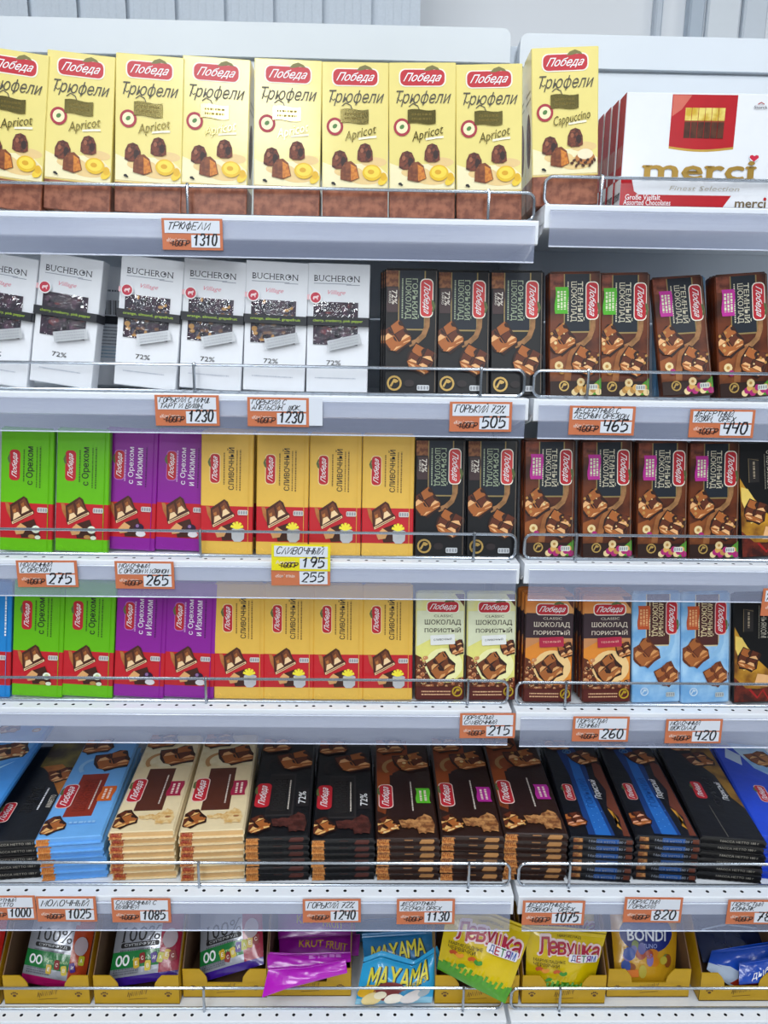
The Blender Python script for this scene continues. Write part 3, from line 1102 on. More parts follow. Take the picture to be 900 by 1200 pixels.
        A.poly([(.30, .04), (.74, .04), (.66, .45), (.70, .75), (.55, .97), (.20, .97), (.32, .6)], M('#163a78', .32))
        A.poly([(.42, .04), (.68, .04), (.60, .45), (.58, .75), (.42, .9), (.40, .6)], M('#2367b8', .32))
        A.poly([(.88, .04), (.99, .04), (.99, .72), (.84, .78), (.80, .60), (.90, .45), (.80, .30), (.93, .2)], SPL)
        A.poly([(.83, .12), (.90, .17), (.86, .25), (.79, .28), (.90, .09)], M('#c08a30'))
        logo(A, .20, .42, .50, 90, M('#d9a6a0'))
        A.text('Пористый', .72, .46, .62, .15, WHITE, 90, .004, .35)
        A.text('ГОРЬКИЙ', .50, .42, .9, .16, M('#1a4a94'), 90, 0)
        choc(A, .13, .16, .38, 20, None, 2, (C0, C1, M('#a8602c'), M('#dca080')))
        choc(A, .70, .80, .50, 30, None, 3)
        choc(A, .25, .95, .5, 10, None, 4)
        emblem(A, .42, .86, .09, M('#5a86b4'))
        for i in range(12):
            A.ell(.44 + .24 * ((i * 37 % 11) / 11), .08 + .02 * i, .012, M('#5f9ad8'), n=6)
    elif style == 'rum':
        A.poly([(.55, .99), (1, .99), (1, .30), (.86, .40), (.80, .62), (.62, .74)], M('#a87a24', .34, scale=20, h2='#4a2a12'))
        choc(A, .66, .80, .50, 20, None, 3)
        choc(A, .40, .95, .44, 10, None, 4)
        logo(A, .34, .45, .52, 90, RED)
        A.text('ГОРЬКИЙ', .56, .44, .9, .16, M('#2c2a28', .2), 90, 0)
        A.text('Пористый', .76, .45, .58, .13, WHITE, 90, .004, .35)
        A.line([(.38, .30), (.42, .02)], .01, M('#6a665e'))
    elif style == 'wafer':
        A.poly([(.3, .99), (.55, .70), (.8, .62), (1, .5), (1, .99)], M('#7fb4e4', .34, scale=20, h2='#c9e2f4'))
        A.poly([(.10, .80), (.35, .72), (.42, .84), (.2, .92)], M('#c9d8ea'))
        choc(A, .8, .82, .5, 30, None, 3, (C1, M('#8a4a20'), M('#c07a3a'), M('#e2ac6a')))
        logo(A, .42, .42, .52, 90, M('#e4c9c0'))
        A.poly([(.5, .05), (.7, .16), (1, .2), (1, .05)], M('#c9812c', .36))
    elif style == 'almond':
        A.poly([(.0, .99), (.0, .5), (.4, .42), (.9, .55), (1, .99)], M('#6fb2ea', .34, scale=20, h2='#4a98e0'))
        A.poly([(0, .40), (.3, .36), (.8, .50), (.6, .42), (.2, .28), (0, .25)], M('#a9d6f4'))
        choc(A, .55, .62, .62, 20, NUT, 3)
        choc(A, .2, .9, .40, 10, NUT, 4)
        A.ell(.78, .86, .09, NUT2, n=10)
        A.ell(.78, .86, .055, NUT, n=8)
    else:
        A.poly([(.3, .99), (1, .99), (1, .62), (.60, .66), (.3, .72)], M('#7a6a2c', .34, scale=20, h2='#3a2a14'))
        A.poly([(.35, .72), (.6, .62), (.95, .40), (1, .34), (1, .62), (.7, .74)], M('#c2782c', .34, scale=20, h2='#7a3a14'))
        choc(A, .78, .62, .44, 25, None, 3)
        logo(A, .20, .27, .55, 90, M('#e4c9c0'))
        A.text('ТЕМНЫЙ', .45, .38, .8, .16, M('#26221f', .2), 90, 0)
        A.text('ШОКОЛАД', .58, .38, .8, .12, M('#26221f', .2), 90, 0)
        A.dashes(.70, .38, .66, .03, WHITE, 90, 3)
        A.text('АМАРЕТТО', .86, .35, .38, .09, M('#d9d0c0'), 90, .01)
    # crimped end fins
    s_ = MB()
    k = 20
    pts = []
    for i in range(k + 1):
        x = -w2 + .0015 + (BW - .003) * i / k
        zz = .0022 + (.0005 if i % 2 else 0)
        pts += [(x, 0, zz - .0012), (x, .0050, .0012), (x, .0050, .0022), (x, 0, zz - .0004)]
    fs = []
    for i in range(k):
        for q in range(4):
            fs.append((4 * i + q, 4 * i + 4 + q, 4 * i + 4 + (q + 1) % 4, 4 * i + (q + 1) % 4))
    s_.add(pts, fs, BG)
    s_.add([(x, y * .99 - .0001, z + .0001) for x, y, z in pts[0:4 * 5]], [f for f in fs if max(f) < 20], LEFT if style in ('blue', 'cream', 'bitter', 'hazel', 'raisin') else BG)
    return [('wrapper', b, None, False), ('crimped_end', s_, 'wrapper', False)]


for s_ in ('blue', 'cream', 'bitter', 'hazel', 'raisin', 'porous', 'rum', 'wafer', 'almond', 'amaretto'):
    PROTO['big_' + s_] = (lambda q: (lambda: big_bar(q)))(s_)


@kind
def merci():
    W_, H_, T_ = .199, .142, .027
    WH = M('#e8ebf1', .25, var=.01, coat=.3)
    RD = M('#b3121f', .28, var=.05, coat=.3)
    gold = M('#ad8a3e', .3, .35)
    b = MB()
    slab(b, W_, H_, T_, [(0, 1, WH)], .0009)
    A = Art(b, W_, H_, front_map(W_, H_))
    curve = [(.295 + .42 * i / 10, .555 - .03 * math.sin(PI * i / 10) - .02 * (i / 10 - .5) ** 2) for i in range(11)]
    A.poly([(.715, .985), (.295, .985)] + [(u, v - .02) for u, v in curve], M('#c9a24a', .3, .3))
    A.poly([(.715, .985), (.295, .985)] + curve, RD)
    A.poly([(.30, .98), (.42, .98), (.36, .86), (.30, .80)], M('#d06a5a', .3))
    for i in range(6):
        u0 = .385 + .043 * i
        A.rect(u0, .62, u0 + .040, .76, M('#3c1c12', .3, scale=60, h2='#5a2f1c'))
        A.rect(u0, .765, u0 + .040, .875, M('#d2ae3a', .3, .3, scale=70, h2='#f0dc7a'))
        A.rect(u0, .755, u0 + .040, .768, M('#8a3a1c'))
    A.text('merci', .505, .345, .735, .115, gold, 0, .022, serif=True)
    A.ell(.855, .475, .034, WH)
    A.poly([(.855, .425), (.825, .46), (.828, .478), (.842, .484), (.855, .472), (.868, .484), (.882, .478), (.885, .46)], M('#c41a3c'))
    A.text('Finest Selection', .55, .19, .46, .028, M('#b9b4a8'), 0, -.004, .2)
    A.text('Storck', .865, .885, .085, .018, M('#4a4a52'), 0, .01)
    A.line([(.845, .91), (.865, .925), (.885, .91)], .006, M('#a83a3a'))
    for sx in (-1, 1):
        S = Art(b, T_, H_, lambda u, v, d, sx=sx: (sx * (W_ / 2 + d), (u if sx > 0 else u) * T_, v * H_))
        S.rect(0, .27, 1, .998, M('#b3121f', .55))
        for i in range(3):
            S.rect(.12 + .27 * i, .38, .32 + .27 * i, .56, M('#a5452a', .35))
        S.text('merci', .5, .13, .9, .5, INK, 0, .012)
    sl = MB()
    sl.rings([[(x, y, z) for x, y in octo(-W_ / 2 - .0006, -.0010, W_ / 2 + .0006, T_ * .2, .0008)] for z in (.0006, .002)], WH)
    F = Art(sl, W_, H_, front_map(W_, H_), first=.0010)
    F.poly([(0, .006), (1, .006), (1, .17), (.97, .135), (.12, .135), (.09, .16), (.07, .27), (0, .28)], M('#dfe1e6', .3))
    F.poly([(0, .006), (.67, .006), (.73, .13), (.12, .13), (.09, .16), (.07, .265), (.055, .275), (0, .275)], RD)
    F.text('Große Vielfalt', .15, .108, .23, .034, WHITE, 0, .008)
    F.text('Assorted Chocolates', .18, .062, .31, .034, WHITE, 0, .008)
    F.text('merci', .86, .065, .20, .05, M('#6b5a3a'), 0, .020)
    F.ell(.952, .105, .010, RD)
    return [('carton', b, None, False), ('front_sleeve', sl, 'carton', False)]


# ------------------------------------------------------------------ pixel helpers: where a photo point meets a real plane
def ray(px, py):
    return FW + RT * ((px - 450) / FPX) + UP * ((600 - py) / FPX)


def onY(px, py, Y):
    d = ray(px, py)
    return EYE + d * ((Y + CAMD) / d.y)


def onZ(px, py, Z):
    d = ray(px, py)
    return EYE + d * ((Z - CAMZ) / d.z)


def proj(p):
    d = Vector(p) - EYE
    z = FW.dot(d)
    return 450 + FPX * RT.dot(d) / z, 600 - FPX * UP.dot(d) / z


def solveX(px, Y, Z):
    a, b = -1.5, 1.5
    for _ in range(40):
        c = (a + b) / 2
        if proj((c, Y, Z))[0] < px:
            a = c
        else:
            b = c
    return a


# ------------------------------------------------------------------ the place
XL, XR = .2115, .2185           # the two bays meet here
X0, X1 = -.80, 1.20
ZS = {1: 1.6208, 2: 1.3952, 3: 1.1647, 4: .9406, 5: .6964, 6: .4836}
ZR = {1: 1.6410, 2: 1.3947, 3: 1.1652, 4: .9384, 5: .6965, 6: .4830}
LIP = {1: 0.0, 2: 0.0, 3: 0.0, 4: 0.0, 5: -.085, 6: -.085}
YB = .265                       # face of the back panels

fl = MB()
fl.box((-4, -6, -.06), (4, 1.2, 0), M('#c9c6c0', .3, scale=3))
struct('floor', fl, 'pale shop floor in front of the shelves')
wl = MB()
wl.box((-4, .80, 0), (4, .9, 3.2), M('#f3f6fa', .5, var=.01, scale=3))
struct('wall_back', wl, 'pale grey shop wall behind the shelf unit')
for i, (a, b_, d, h) in enumerate(((768, 777, .775, '#cfd8e3'), (808, 826, .77, '#c0ccd9'), (829, 868, .785, '#eaf0f6'), (872, 900, .78, '#dbe3ec'))):
    t = MB()
    xa, xb = onY(a, 20, d).x, onY(b_, 20, d).x
    t.box((xa, d, 0), (xb, .80, 3.2), M(h, .5, var=.01), .004)
    struct('trim_%d' % (i + 1), t, 'upright pale strip of the wall panelling, number %d from the window blind' % (i + 1))

# window blind of broad vertical slats, top edge out of view
bl = empty('window_blind', (0, .62, 1.7))
tag(bl, 'grey vertical slat blind hanging on the wall above the shelves', 'blind')
SL = M('#d3dce6', .55, scale=220, var=.03)
for i in range(10):
    xa = onY(490 - 57.4 * (i + 1), 12, .62).x
    xb = onY(490 - 57.4 * i, 12, .62).x
    s = MB()
    s.rings([[(xa + .0015, .010, z), (xb + .004, -.004, z), (xb + .004, -.0025, z), (xa + .0015, .0115, z)] for z in (-.1, 1.2)], SL)
    for k in range(1, 6):
        x = xa + (xb - xa) * k / 6
        y = .010 - .014 * k / 6
        s.box((x - .0006, y - .00025, -.1), (x + .0006, y, 1.2), SL)
    obj('slat', s, bl)
r_ = MB()
r_.box((onY(-90, 12, .62).x, -.03, 1.2), (onY(492, 12, .62).x, .05, 1.24), PANEL_METAL)
obj('head_rail', r_, bl)

# back panels, one set for each bay
for nm, xa, xb, lab in (('L', X0, XL - .004, 'white metal back panel of the bay holding the apricot truffle cartons'), ('R', XR + .004, X1, 'white metal back panel of the bay holding the white and red gift boxes')):
    root = empty('shelf_back_panel', ((xa + xb) / 2, YB, .3))
    tag(root, lab, 'shelf back', 'back panels of the shelf unit')
    cx = (xa + xb) / 2
    ztop = 1.942 if nm == 'L' else 1.936
    zseam = 1.894 if nm == 'L' else 1.889
    h = MB()
    hw = (xb - xa) / 2
    R = .012
    pts = [(-hw, zseam), (hw, zseam), (hw, ztop - R)] + [(hw - R + R * math.cos(a), ztop - R + R * math.sin(a)) for a in (PI / 6, PI / 3, PI / 2)] + [(-hw + R - R * math.sin(a), ztop - R + R * math.cos(a)) for a in (0, PI / 6, PI / 3)] + [(-hw, ztop - R)]
    h.rings([[(x, -.006 + .0, z - .3) for x, z in pts], [(x, .018, z - .3) for x, z in pts]], PANEL_METAL)
    obj('header', h, root)
    zz = [zseam - .003] + [1.894 - .003 - .385 * k for k in range(1, 5)] + [.05]
    for k in range(len(zz) - 1):
        p = MB()
        p.box((-hw, 0, zz[k + 1] + .003 - .3), (hw, .014, zz[k] - .3), PANEL_METAL, .002)
        obj('panel', p, root)

up = empty('shelf_upright', ((XL + XR) / 2, YB + .012, 0))
tag(up, 'slotted grey metal upright between the two bays', 'upright')
u = MB()
u.box((-.016, .004, 0), (.016, .04, 1.925), M('#b9c2cd', .4, .2))
obj('post', u, up)
u2 = MB()
for k in range(38):
    u2.box((-.0035, .0028, .1 + .048 * k), (.0035, .0052, .122 + .048 * k), HOLE_SHADE)  # dark blocks painted as the shade inside the slots
obj('slot_strip', u2, up)

# shelves
PITCHH = .0252
ROWNAME = {1: 'top', 2: 'second', 3: 'third', 4: 'fourth', 5: 'fifth', 6: 'bottom'}
HOLDS_L = {1: 'apricot truffle cartons', 2: 'white berry window boxes', 3: 'green and cream bars beside black bars', 4: 'cream bars and pale porous bars', 5: 'stacked cream and blue bars', 6: 'pink and yellow candy bags'}
HOLDS_R = {1: 'cappuccino truffle carton and gift boxes', 2: 'brown bars with green and pink flags', 3: 'brown bars with pink flags only', 4: 'light blue and orange porous bars', 5: 'stacked black and blue bars', 6: 'tray with the navy oval bag'}


def make_shelf(row, xa, xb, z, lab, cutl):
    y0 = LIP[row]
    root = empty('shelf', ((xa + xb) / 2, y0, z))
    tag(root, lab, 'shelf', 'white perforated shelves')
    hw = (xb - xa) / 2
    d = MB()
    back = YB - y0 - .001
    # perforated front strip with real holes, their wells painted dark for shade
    n = int((xb - xa) / PITCHH)
    off = (2 * hw - n * PITCHH) / 2
    ya, yb, yh, R = .0016, .020, .0115, .0026
    d.add([(-hw, ya, 0), (-hw + off, ya, 0), (-hw + off, yb, 0), (-hw, yb, 0)], [(0, 1, 2, 3)], WHITE_METAL)
    d.add([(hw - off, ya, 0), (hw, ya, 0), (hw, yb, 0), (hw - off, yb, 0)], [(0, 1, 2, 3)], WHITE_METAL)
    for k in range(n):
        xs, xe = -hw + off + k * PITCHH, -hw + off + (k + 1) * PITCHH
        xm = (xs + xe) / 2
        outer = [(xs, ya), (xm, ya), (xe, ya), (xe, yh), (xe, yb), (xm, yb), (xs, yb), (xs, yh)]
        ang = [225, 270, 315, 0, 45, 90, 135, 180]
        inner = [(xm + R * math.cos(math.radians(a)), yh + R * math.sin(math.radians(a))) for a in ang]
        d.add([(x, y, 0) for x, y in outer] + [(x, y, 0) for x, y in inner], [(i, (i + 1) % 8, 8 + (i + 1) % 8, 8 + i) for i in range(8)], WHITE_METAL)
        d.add([(x, y, 0) for x, y in inner] + [(x, y, -.007) for x, y in inner], [(i, (i + 1) % 8, 8 + (i + 1) % 8, 8 + i) for i in range(8)], HOLE_SHADE)
        d.add([(x, y, -.007) for x, y in inner], [tuple(range(8))], HOLE_SHADE)
    d.add([(-hw, yb, 0), (hw, yb, 0), (hw, back, 0), (-hw, back, 0)], [(0, 1, 2, 3)], WHITE_METAL)
    d.add([(-hw, .004, -.022), (hw, .004, -.022), (hw, back, -.022), (-hw, back, -.022)], [(3, 2, 1, 0)], WHITE_METAL)
    for x in (-hw, hw):
        d.add([(x, ya, 0), (x, back, 0), (x, back, -.022), (x, ya, -.022)], [(0, 1, 2, 3)], WHITE_METAL)
    d.add([(-hw, back, 0), (hw, back, 0), (hw, back, -.022), (-hw, back, -.022)], [(0, 1, 2, 3)], WHITE_METAL)
    obj('deck', d, root)
    l = MB()
    prof = [(.0016, 0), (.0004, -.0004), (0, -.0016), (0, -.0285), (.003, -.0300), (.006, -.0285), (.006, -.0225), (.0018, -.0225), (.0018, -.003)]
    l.rings([[(x, y, zz) for y, zz in prof] for x in (-hw, hw)], WHITE_METAL)
    obj('front_lip', l, root)
    pr = MB()
    th = .0014
    o1 = [(-.0030, -.0065), (-.0046, -.0075), (-.0050, -.014), (-.0056, -.030), (-.0048, -.0505), (-.0056, -.0525)]
    o2 = [(y + th, zz) for y, zz in reversed(o1)]
    xs = (-hw + (.006 if cutl else .002), hw - .005)
    pr.rings([[(x, y, zz) for y, zz in o1 + o2] for x in xs], RAIL)
    pr.tube([(x, -.0047, -.0520) for x in xs], .0009, M('#ced5e4', .2), 6)
    pr.tube([(x, -.0040, -.0075) for x in xs], .0010, M('#ced5e4', .2), 6)
    obj('price_rail', pr, root)
    for sx in (-1, 1):
        b = MB()
        b.add([(sx * (hw - .0015), .02, -.022), (sx * (hw - .0015), back, -.022), (sx * (hw - .0015), back, -.075), (sx * (hw - .0015), back - .03, -.075), (sx * (hw - .0015), .03, -.032)] +
              [(sx * (hw - .0040), .02, -.022), (sx * (hw - .0040), back, -.022), (sx * (hw - .0040), back, -.075), (sx * (hw - .0040), back - .03, -.075), (sx * (hw - .0040), .03, -.032)],
              [(0, 1, 2, 3, 4), (9, 8, 7, 6, 5)] + [(i, (i + 1) % 5, 5 + (i + 1) % 5, 5 + i) for i in range(5)], WHITE_METAL)
        obj('bracket', b, root)


def guard(row, xa, xb, z, lab):
    y = LIP[row] + .0215
    root = empty('wire_guard', ((xa + xb) / 2, y, z))
    tag(root, lab, 'wire guard', 'wire guards along the shelf edges')
    hw = (xb - xa) / 2
    R, h, r = .010, .0375, .0021
    zb = .0023
    pts = []
    for cx, cz, a in ((hw - R, zb + R, -90), (hw - R, h - R, 0), (-hw + R, h - R, 90), (-hw + R, zb + R, 180)):
        for k in range(6):
            t = math.radians(a + 18 * k)
            pts.append((cx + R * math.cos(t), 0, cz + R * math.sin(t)))
    f = MB()
    f.tube(pts, r, CHROME, 8, True)
    obj('frame', f.mesh('frame', True), root)
    k = 0
    if xb < .22:
        xs = [xb - .060 - .388 * i for i in range(3)]
    else:
        xs = [xa + .073 + .388 * i for i in range(3)]
    for x in xs:
        if xa + .02 < x < xb - .02:
            p = MB()
            X = x - (xa + xb) / 2
            p.tube([(X, -.0042, -.001), (X, -.0042, h - .001), (X, -.003, h + .0015), (X, 0, h + .0022)], .0020, CHROME, 8)
            obj('post', p.mesh('post', True), root)


for r in range(1, 7):
    make_shelf(r, X0, XL, ZS[r], 'white shelf, %s from the top, under the %s' % (ROWNAME[r] if r not in (1, 6) else {1: 'first', 6: 'sixth'}[r], HOLDS_L[r]), False)
    make_shelf(r, XR, X1, ZR[r], 'white shelf, %s from the top, under the %s' % (ROWNAME[r] if r not in (1, 6) else {1: 'first', 6: 'sixth'}[r], HOLDS_R[r]), True)
    guard(r, X0 + .01, XL - .003, ZS[r], 'chrome wire guard fencing in the %s' % HOLDS_L[r])
    guard(r, XR + .003, X1 - .01, ZR[r], 'chrome wire guard fencing in the %s' % HOLDS_R[r])

# ------------------------------------------------------------------ goods standing on the upper four shelves
DIM = {'truffle_apricot': (.0856, .19, .042), 'truffle_cappuccino': (.0856, .19, .042), 'bucheron': (.0838, .1715, .024), 'bucheron_citrus': (.0838, .1715, .024), 'bucheron_back': (.0838, .1715, .024),
       'merci': (.199, .142, .027)}
for k_ in PROTO:
    if k_.startswith('bar_') or k_ == 'cognac':
        DIM[k_] = (.0734, .1685, .0115)
    elif k_.startswith('paper_'):
        DIM[k_] = (.0742, .1745, .0105)
    elif k_.startswith('porous'):
        DIM[k_] = (.0734, .1640, .0135)


def stand(k, row, pb, pt, lean, label, name, cat, group, dy=0.0, right=False, yaw=0.0):
    """stand a thing on a shelf: pb, pt are the photo columns of the middle of its foot and of its top"""
    z = (ZR if right else ZS)[row]
    W_, H_, T_ = DIM[k]
    Y = LIP[row] + .0285 + dy
    a = math.radians(lean)
    X = solveX(pb, Y, z)
    Xt = solveX(pt, Y + H_ * math.sin(a), z + H_ * math.cos(a))
    be = math.atan2(Xt - X, H_)
    lift = T_ * math.sin(a) + W_ / 2 * abs(math.sin(be)) * math.cos(a) + .0003
    return inst(k, name, label, cat, (X, Y, z + lift), (-a, be, math.radians(yaw)), group)


G1 = 'truffle cartons on the top shelf'
ORD = ['first', 'second', 'third', 'fourth', 'fifth', 'sixth', 'seventh', 'eighth']
for i, (pb, pt) in enumerate(((9, 18), (90, 96), (173, 176), (250, 254), (335.5, 338), (416, 416.5), (494.5, 495), (573, 573))):
    stand('truffle_apricot', 1, pb, pt, 2, 'yellow apricot truffle carton on the top shelf, %s from the left' % ORD[i], 'truffle_carton', 'chocolate box', G1, .002 if i % 2 else 0)
stand('truffle_cappuccino', 1, 662, 662, 2, 'yellow cappuccino truffle carton beside the white gift boxes, in front of its twin', 'truffle_carton', 'chocolate box', G1, 0, True)
stand('truffle_cappuccino', 1, 652, 653, 2, 'yellow truffle carton hidden behind the cappuccino one, only its edge showing', 'truffle_carton', 'chocolate box', G1, .048, True)
xm = (onY(727, 233, .03).x + onY(901, 240, .03).x) / 2
for i in range(5):
    inst('merci', 'chocolate_gift_box', 'white and red gift box, %s' % ('front one of its row, white face showing' if i == 0 else ORD[i] + ' in its row from the front, red edge showing'), 'chocolate box',
         (xm - .001 * i, .0285 + .0288 * i, ZR[1] + .001), (math.radians(-1), 0, math.radians(-1.5)), 'gift boxes on the top shelf')

G2 = 'white chocolate boxes with berry windows'
for i, (pb, pt, q) in enumerate(((-5, 9, 0), (71, 85.5, 0), (169.5, 180, 1), (246, 253, 1), (320.5, 325.5, 1), (394.5, 397.5, 0))):
    stand('bucheron' if q == 0 else 'bucheron_citrus', 2, pb, pt, 4, 'white carton with a berry window and dark belly band, %s from the left' % ORD[i], 'chocolate_carton', 'chocolate box', G2, .002 if i % 2 else 0)
stand('bucheron_back', 2, 138, 138, 3, 'white carton turned back to front, barcode showing in the gap between two window boxes', 'chocolate_carton', 'chocolate box', G2, .10)


def bars(k, row, lst, lean, text, group, right=False, dy0=0.0):
    for i, t in enumerate(lst):
        pb, pt, extra = t[0], t[1], (t[2] if len(t) > 2 else {})
        stand(k, row, pb, pt, extra.get('lean', lean), extra.get('label') or text % ORD[i], 'chocolate_bar', 'chocolate bar', group, dy0 + extra.get('dy', 0), right, extra.get('yaw', 0))


def behind(k, row, pb, pt, lean, n, step, text, group, right=False, dx=-3.0):
    for j in range(1, n + 1):
        stand(k, row, pb + dx * j, pt + dx * j, lean, text % ORD[j - 1], 'chocolate_bar', 'chocolate bar', group, step * j, right)


GB = 'dark bitter bars with navy panels'
bars('bar_bitter', 2, [(481, 483, {'dy': -.002, 'lean': 7}), (542.5, 544.5, {'lean': 9}), (605, 606.5)], 8, 'black 72 percent bitter chocolate bar on the second shelf, %s from the left', GB)
behind('bar_bitter', 2, 481, 483, 8, 2, .013, 'black bitter bar behind the first one on the second shelf, %s behind it', GB)
GD = 'brown dark chocolate bars with coloured flags'
bars('bar_hazel', 2, [(674, 674.5), (730, 731, {'dy': .003})], 8, 'brown dark chocolate bar with a green flag on the second shelf, %s from the left', GD, True)
behind('bar_hazel', 2, 674, 674.5, 8, 1, .013, 'brown bar with a green flag, its edge showing %s behind the other green-flag bar', GD, True)
stand('bar_milk', 2, 796, 797, 6, 'light blue bar mostly hidden behind the tilted pink-flag bar on the second shelf', 'chocolate_bar', 'chocolate bar', GD, .055, True)
bars('bar_raisin', 2, [(806, 793, {'lean': 15}), (873, 868)], 8, 'brown dark chocolate bar with a pink flag on the second shelf, %s from the left', GD, True)
behind('bar_raisin', 2, 873, 868, 8, 2, .013, 'brown pink-flag bar stacked %s behind the last bar of the second shelf', GD, True, -4)

GG, GP, GC = 'green paper-wrapped bars', 'purple paper-wrapped bars', 'cream paper-wrapped bars'
bars('paper_green', 3, [(30, 33), (95, 98.5)], 8, 'green milk chocolate bar with nuts on the third shelf, %s from the left', GG, dy0=.0)
bars('paper_purple', 3, [(151, 156, {'dy': .013}), (212, 217, {'dy': .0125})], 8, 'purple bar with nuts and raisins on the third shelf, %s of the two', GP)
bars('paper_cream', 3, [(265, 267, {'dy': .0}), (330, 332), (392, 394), (453.5, 456)], 8, 'cream yellow bar with a milk jug picture on the third shelf, %s from the left', GC)
stand('paper_cream', 3, 269, 272, 5.5, 'cream yellow bar standing behind the first cream bar of the third shelf, top edge showing', 'chocolate_bar', 'chocolate bar', GC, .030)
bars('bar_bitter', 3, [(515, 517), (576, 578)], 8, 'black 72 percent bitter chocolate bar on the third shelf, %s of the two', GB)
bars('bar_raisin', 3, [(643, 645), (711, 712), (775, 777.5), (835.5, 838)], 8, 'brown dark chocolate bar with a pink flag on the third shelf, %s from the left', GD, True)
for i, (a, b_) in enumerate(((643, 645), (711, 712), (775, 777.5))):
    stand('bar_raisin', 3, a - 4, b_ - 4, 8, 'brown pink-flag bar close behind the %s pink-flag bar of the third shelf' % ORD[i], 'chocolate_bar', 'chocolate bar', GD, .013, True)
stand('cognac', 3, 898, 893, 9, 'black and gold cognac chocolate bar at the end of the third shelf', 'chocolate_bar', 'chocolate bar', 'black and gold cognac bars', .002, True)

stand('paper_blue', 4, -18, -15, 8, 'blue paper-wrapped bar at the left end of the fourth shelf', 'chocolate_bar', 'chocolate bar', 'blue paper-wrapped bars')
bars('paper_green', 4, [(43, 47), (102, 107)], 8, 'green milk chocolate bar with nuts on the fourth shelf, %s from the left', GG)
bars('paper_purple', 4, [(162, 168), (221, 226)], 8, 'purple bar with nuts and raisins on the fourth shelf, %s of the two', GP)
bars('paper_cream', 4, [(280, 281), (338, 339), (396, 397), (454, 455)], 8, 'cream yellow bar with a milk jug picture on the fourth shelf, %s from the left', GC)
GPO = 'porous chocolate bars'
bars('porous_light', 4, [(515, 516.5), (575, 576.5)], 8, 'pale yellow porous chocolate bar with a white name tab, %s of the two', GPO)
bars('porous_dark', 4, [(641, 645), (710, 712)], 8, 'orange and brown porous chocolate bar with a crimson name tab, %s of the two', GPO, True)
for i, (a, b_) in enumerate(((641, 645), (710, 712))):
    behind('porous_dark', 4, a, b_, 8, 2, .0150, 'orange porous bar stacked behind the %s crimson-tab bar, %%s back' % ORD[i], GPO, True, -4.5)
bars('bar_milk', 4, [(768.5, 769.5), (826, 827)], 8, 'light blue milk chocolate bar with clouds on the fourth shelf, %s of the two', 'light blue milk bars', True)
stand('cognac', 4, 887, 888, 8, 'black and gold cognac chocolate bar at the end of the fourth shelf', 'chocolate_bar', 'chocolate bar', 'black and gold cognac bars', 0, True)

# ------------------------------------------------------------------ stacks of big bars on the fifth shelf
STACKS = [  # style, count, photo px of the front edge (left, right) at its top, px of the far edge at the rail (left, right), height above the shelf, words
    ('amaretto', 5, -32, 46, 985, 55, 102, .062, 'black amaretto bars beside the blue-and-red stack', 0),
    ('blue', 6, 41, 122, 981, 103, 165.5, .068, 'light blue bars with red panels', .8),
    ('cream', 7, 122, 207, 974, 172, 238, .078, 'cream bars next to the light blue stack', .8),
    ('cream', 7, 207, 288, 972, 238, 303, .080, 'cream bars next to the black bitter stack', .8),
    ('bitter', 6, 287, 362, 976, 307, 371, .070, 'black bitter bars next to the cream stack', .5),
    ('bitter', 6, 365, 439, 986, 373, 435, .066, 'black bitter bars next to the brown green-flag stack', .5),
    ('hazel', 6, 440, 517, 983, 436, 502, .068, 'brown bars with green flags', .9),
    ('raisin', 6, 517, 593, 980, 504, 564, .072, 'brown pink-flag bars beside the green-flag stack', .9),
    ('raisin', 7, 592, 667, 977, 565, 626, .076, 'brown pink-flag bars across the gap between the bays', .9),
    ('porous', 6, 667, 745, 981, 630, 697, .070, 'black and blue porous bars beside the pink-flag stack', .5),
    ('porous', 6, 745, 823, 980, 697, 761, .072, 'black and blue porous bars beside the plain black stack', .5),
    ('rum', 6, 825, 897, 982, 765, 829, .070, 'plain black porous bars with gold far ends', 1.2),
    ('wafer', 6, 892, 972, 978, 830, 893, .070, 'bright blue bars at the right end of the shelf', .8),
]
Y5 = LIP[5] + .031
TOPW = {5: ['topmost', 'second', 'third', 'fourth', 'lowest'], 6: ['topmost', 'second', 'third', 'fourth', 'fifth', 'lowest'], 7: ['topmost', 'second', 'third', 'fourth', 'fifth', 'sixth', 'lowest']}
for si, (st, n, fl_, fr_, fy, bl_, br_, hh, words_, jit) in enumerate(STACKS):
    z0 = ZS[5] + .0006
    zt = ZS[5] + hh
    fl3, fr3 = onZ(fl_, fy, zt), onZ(fr_, fy, zt)
    xf = (solveX(fl_, Y5, zt) + solveX(fr_, Y5, zt)) / 2
    pb = (onZ(bl_, 868, zt) + onZ(br_, 868, zt)) / 2
    yaw = -math.atan2(pb.x - xf, pb.y - Y5)
    if st == 'amaretto':
        yaw = math.radians(6)
    step = hh / n
    g = random.Random(si)
    for j in range(n):
        k = n - 1 - j
        lean_x = (j / (n - 1) - .5) * (-.006 if st == 'blue' else 0)
        inst('big_' + st, 'large_chocolate_bar', '%s bar in the stack of %s' % (TOPW[n][k], words_), 'chocolate bar',
             (xf + lean_x + (g.uniform(-.002, .002) * jit if j < n - 1 else 0), Y5 + (g.uniform(-.001, .0015) if j < n - 1 else 0), z0 + step * j + (0 if step >= BT else 0)),
             (0, 0, yaw + (math.radians(g.uniform(-.6, .6)) if j < n - 1 else 0)), 'large bars stacked flat on the fifth shelf')
zt = ZS[5] + .066
for j in range(2):
    p = onZ(-18, 940, zt + BT * j)
    inst('big_almond', 'large_chocolate_bar', 'light blue almond bar lying %s at the left end of the fifth shelf' % ('uppermost' if j else 'second'), 'chocolate bar',
         (p.x - .012, -.022, zt + BT * j), (0, 0, math.radians(5)), 'large bars stacked flat on the fifth shelf')

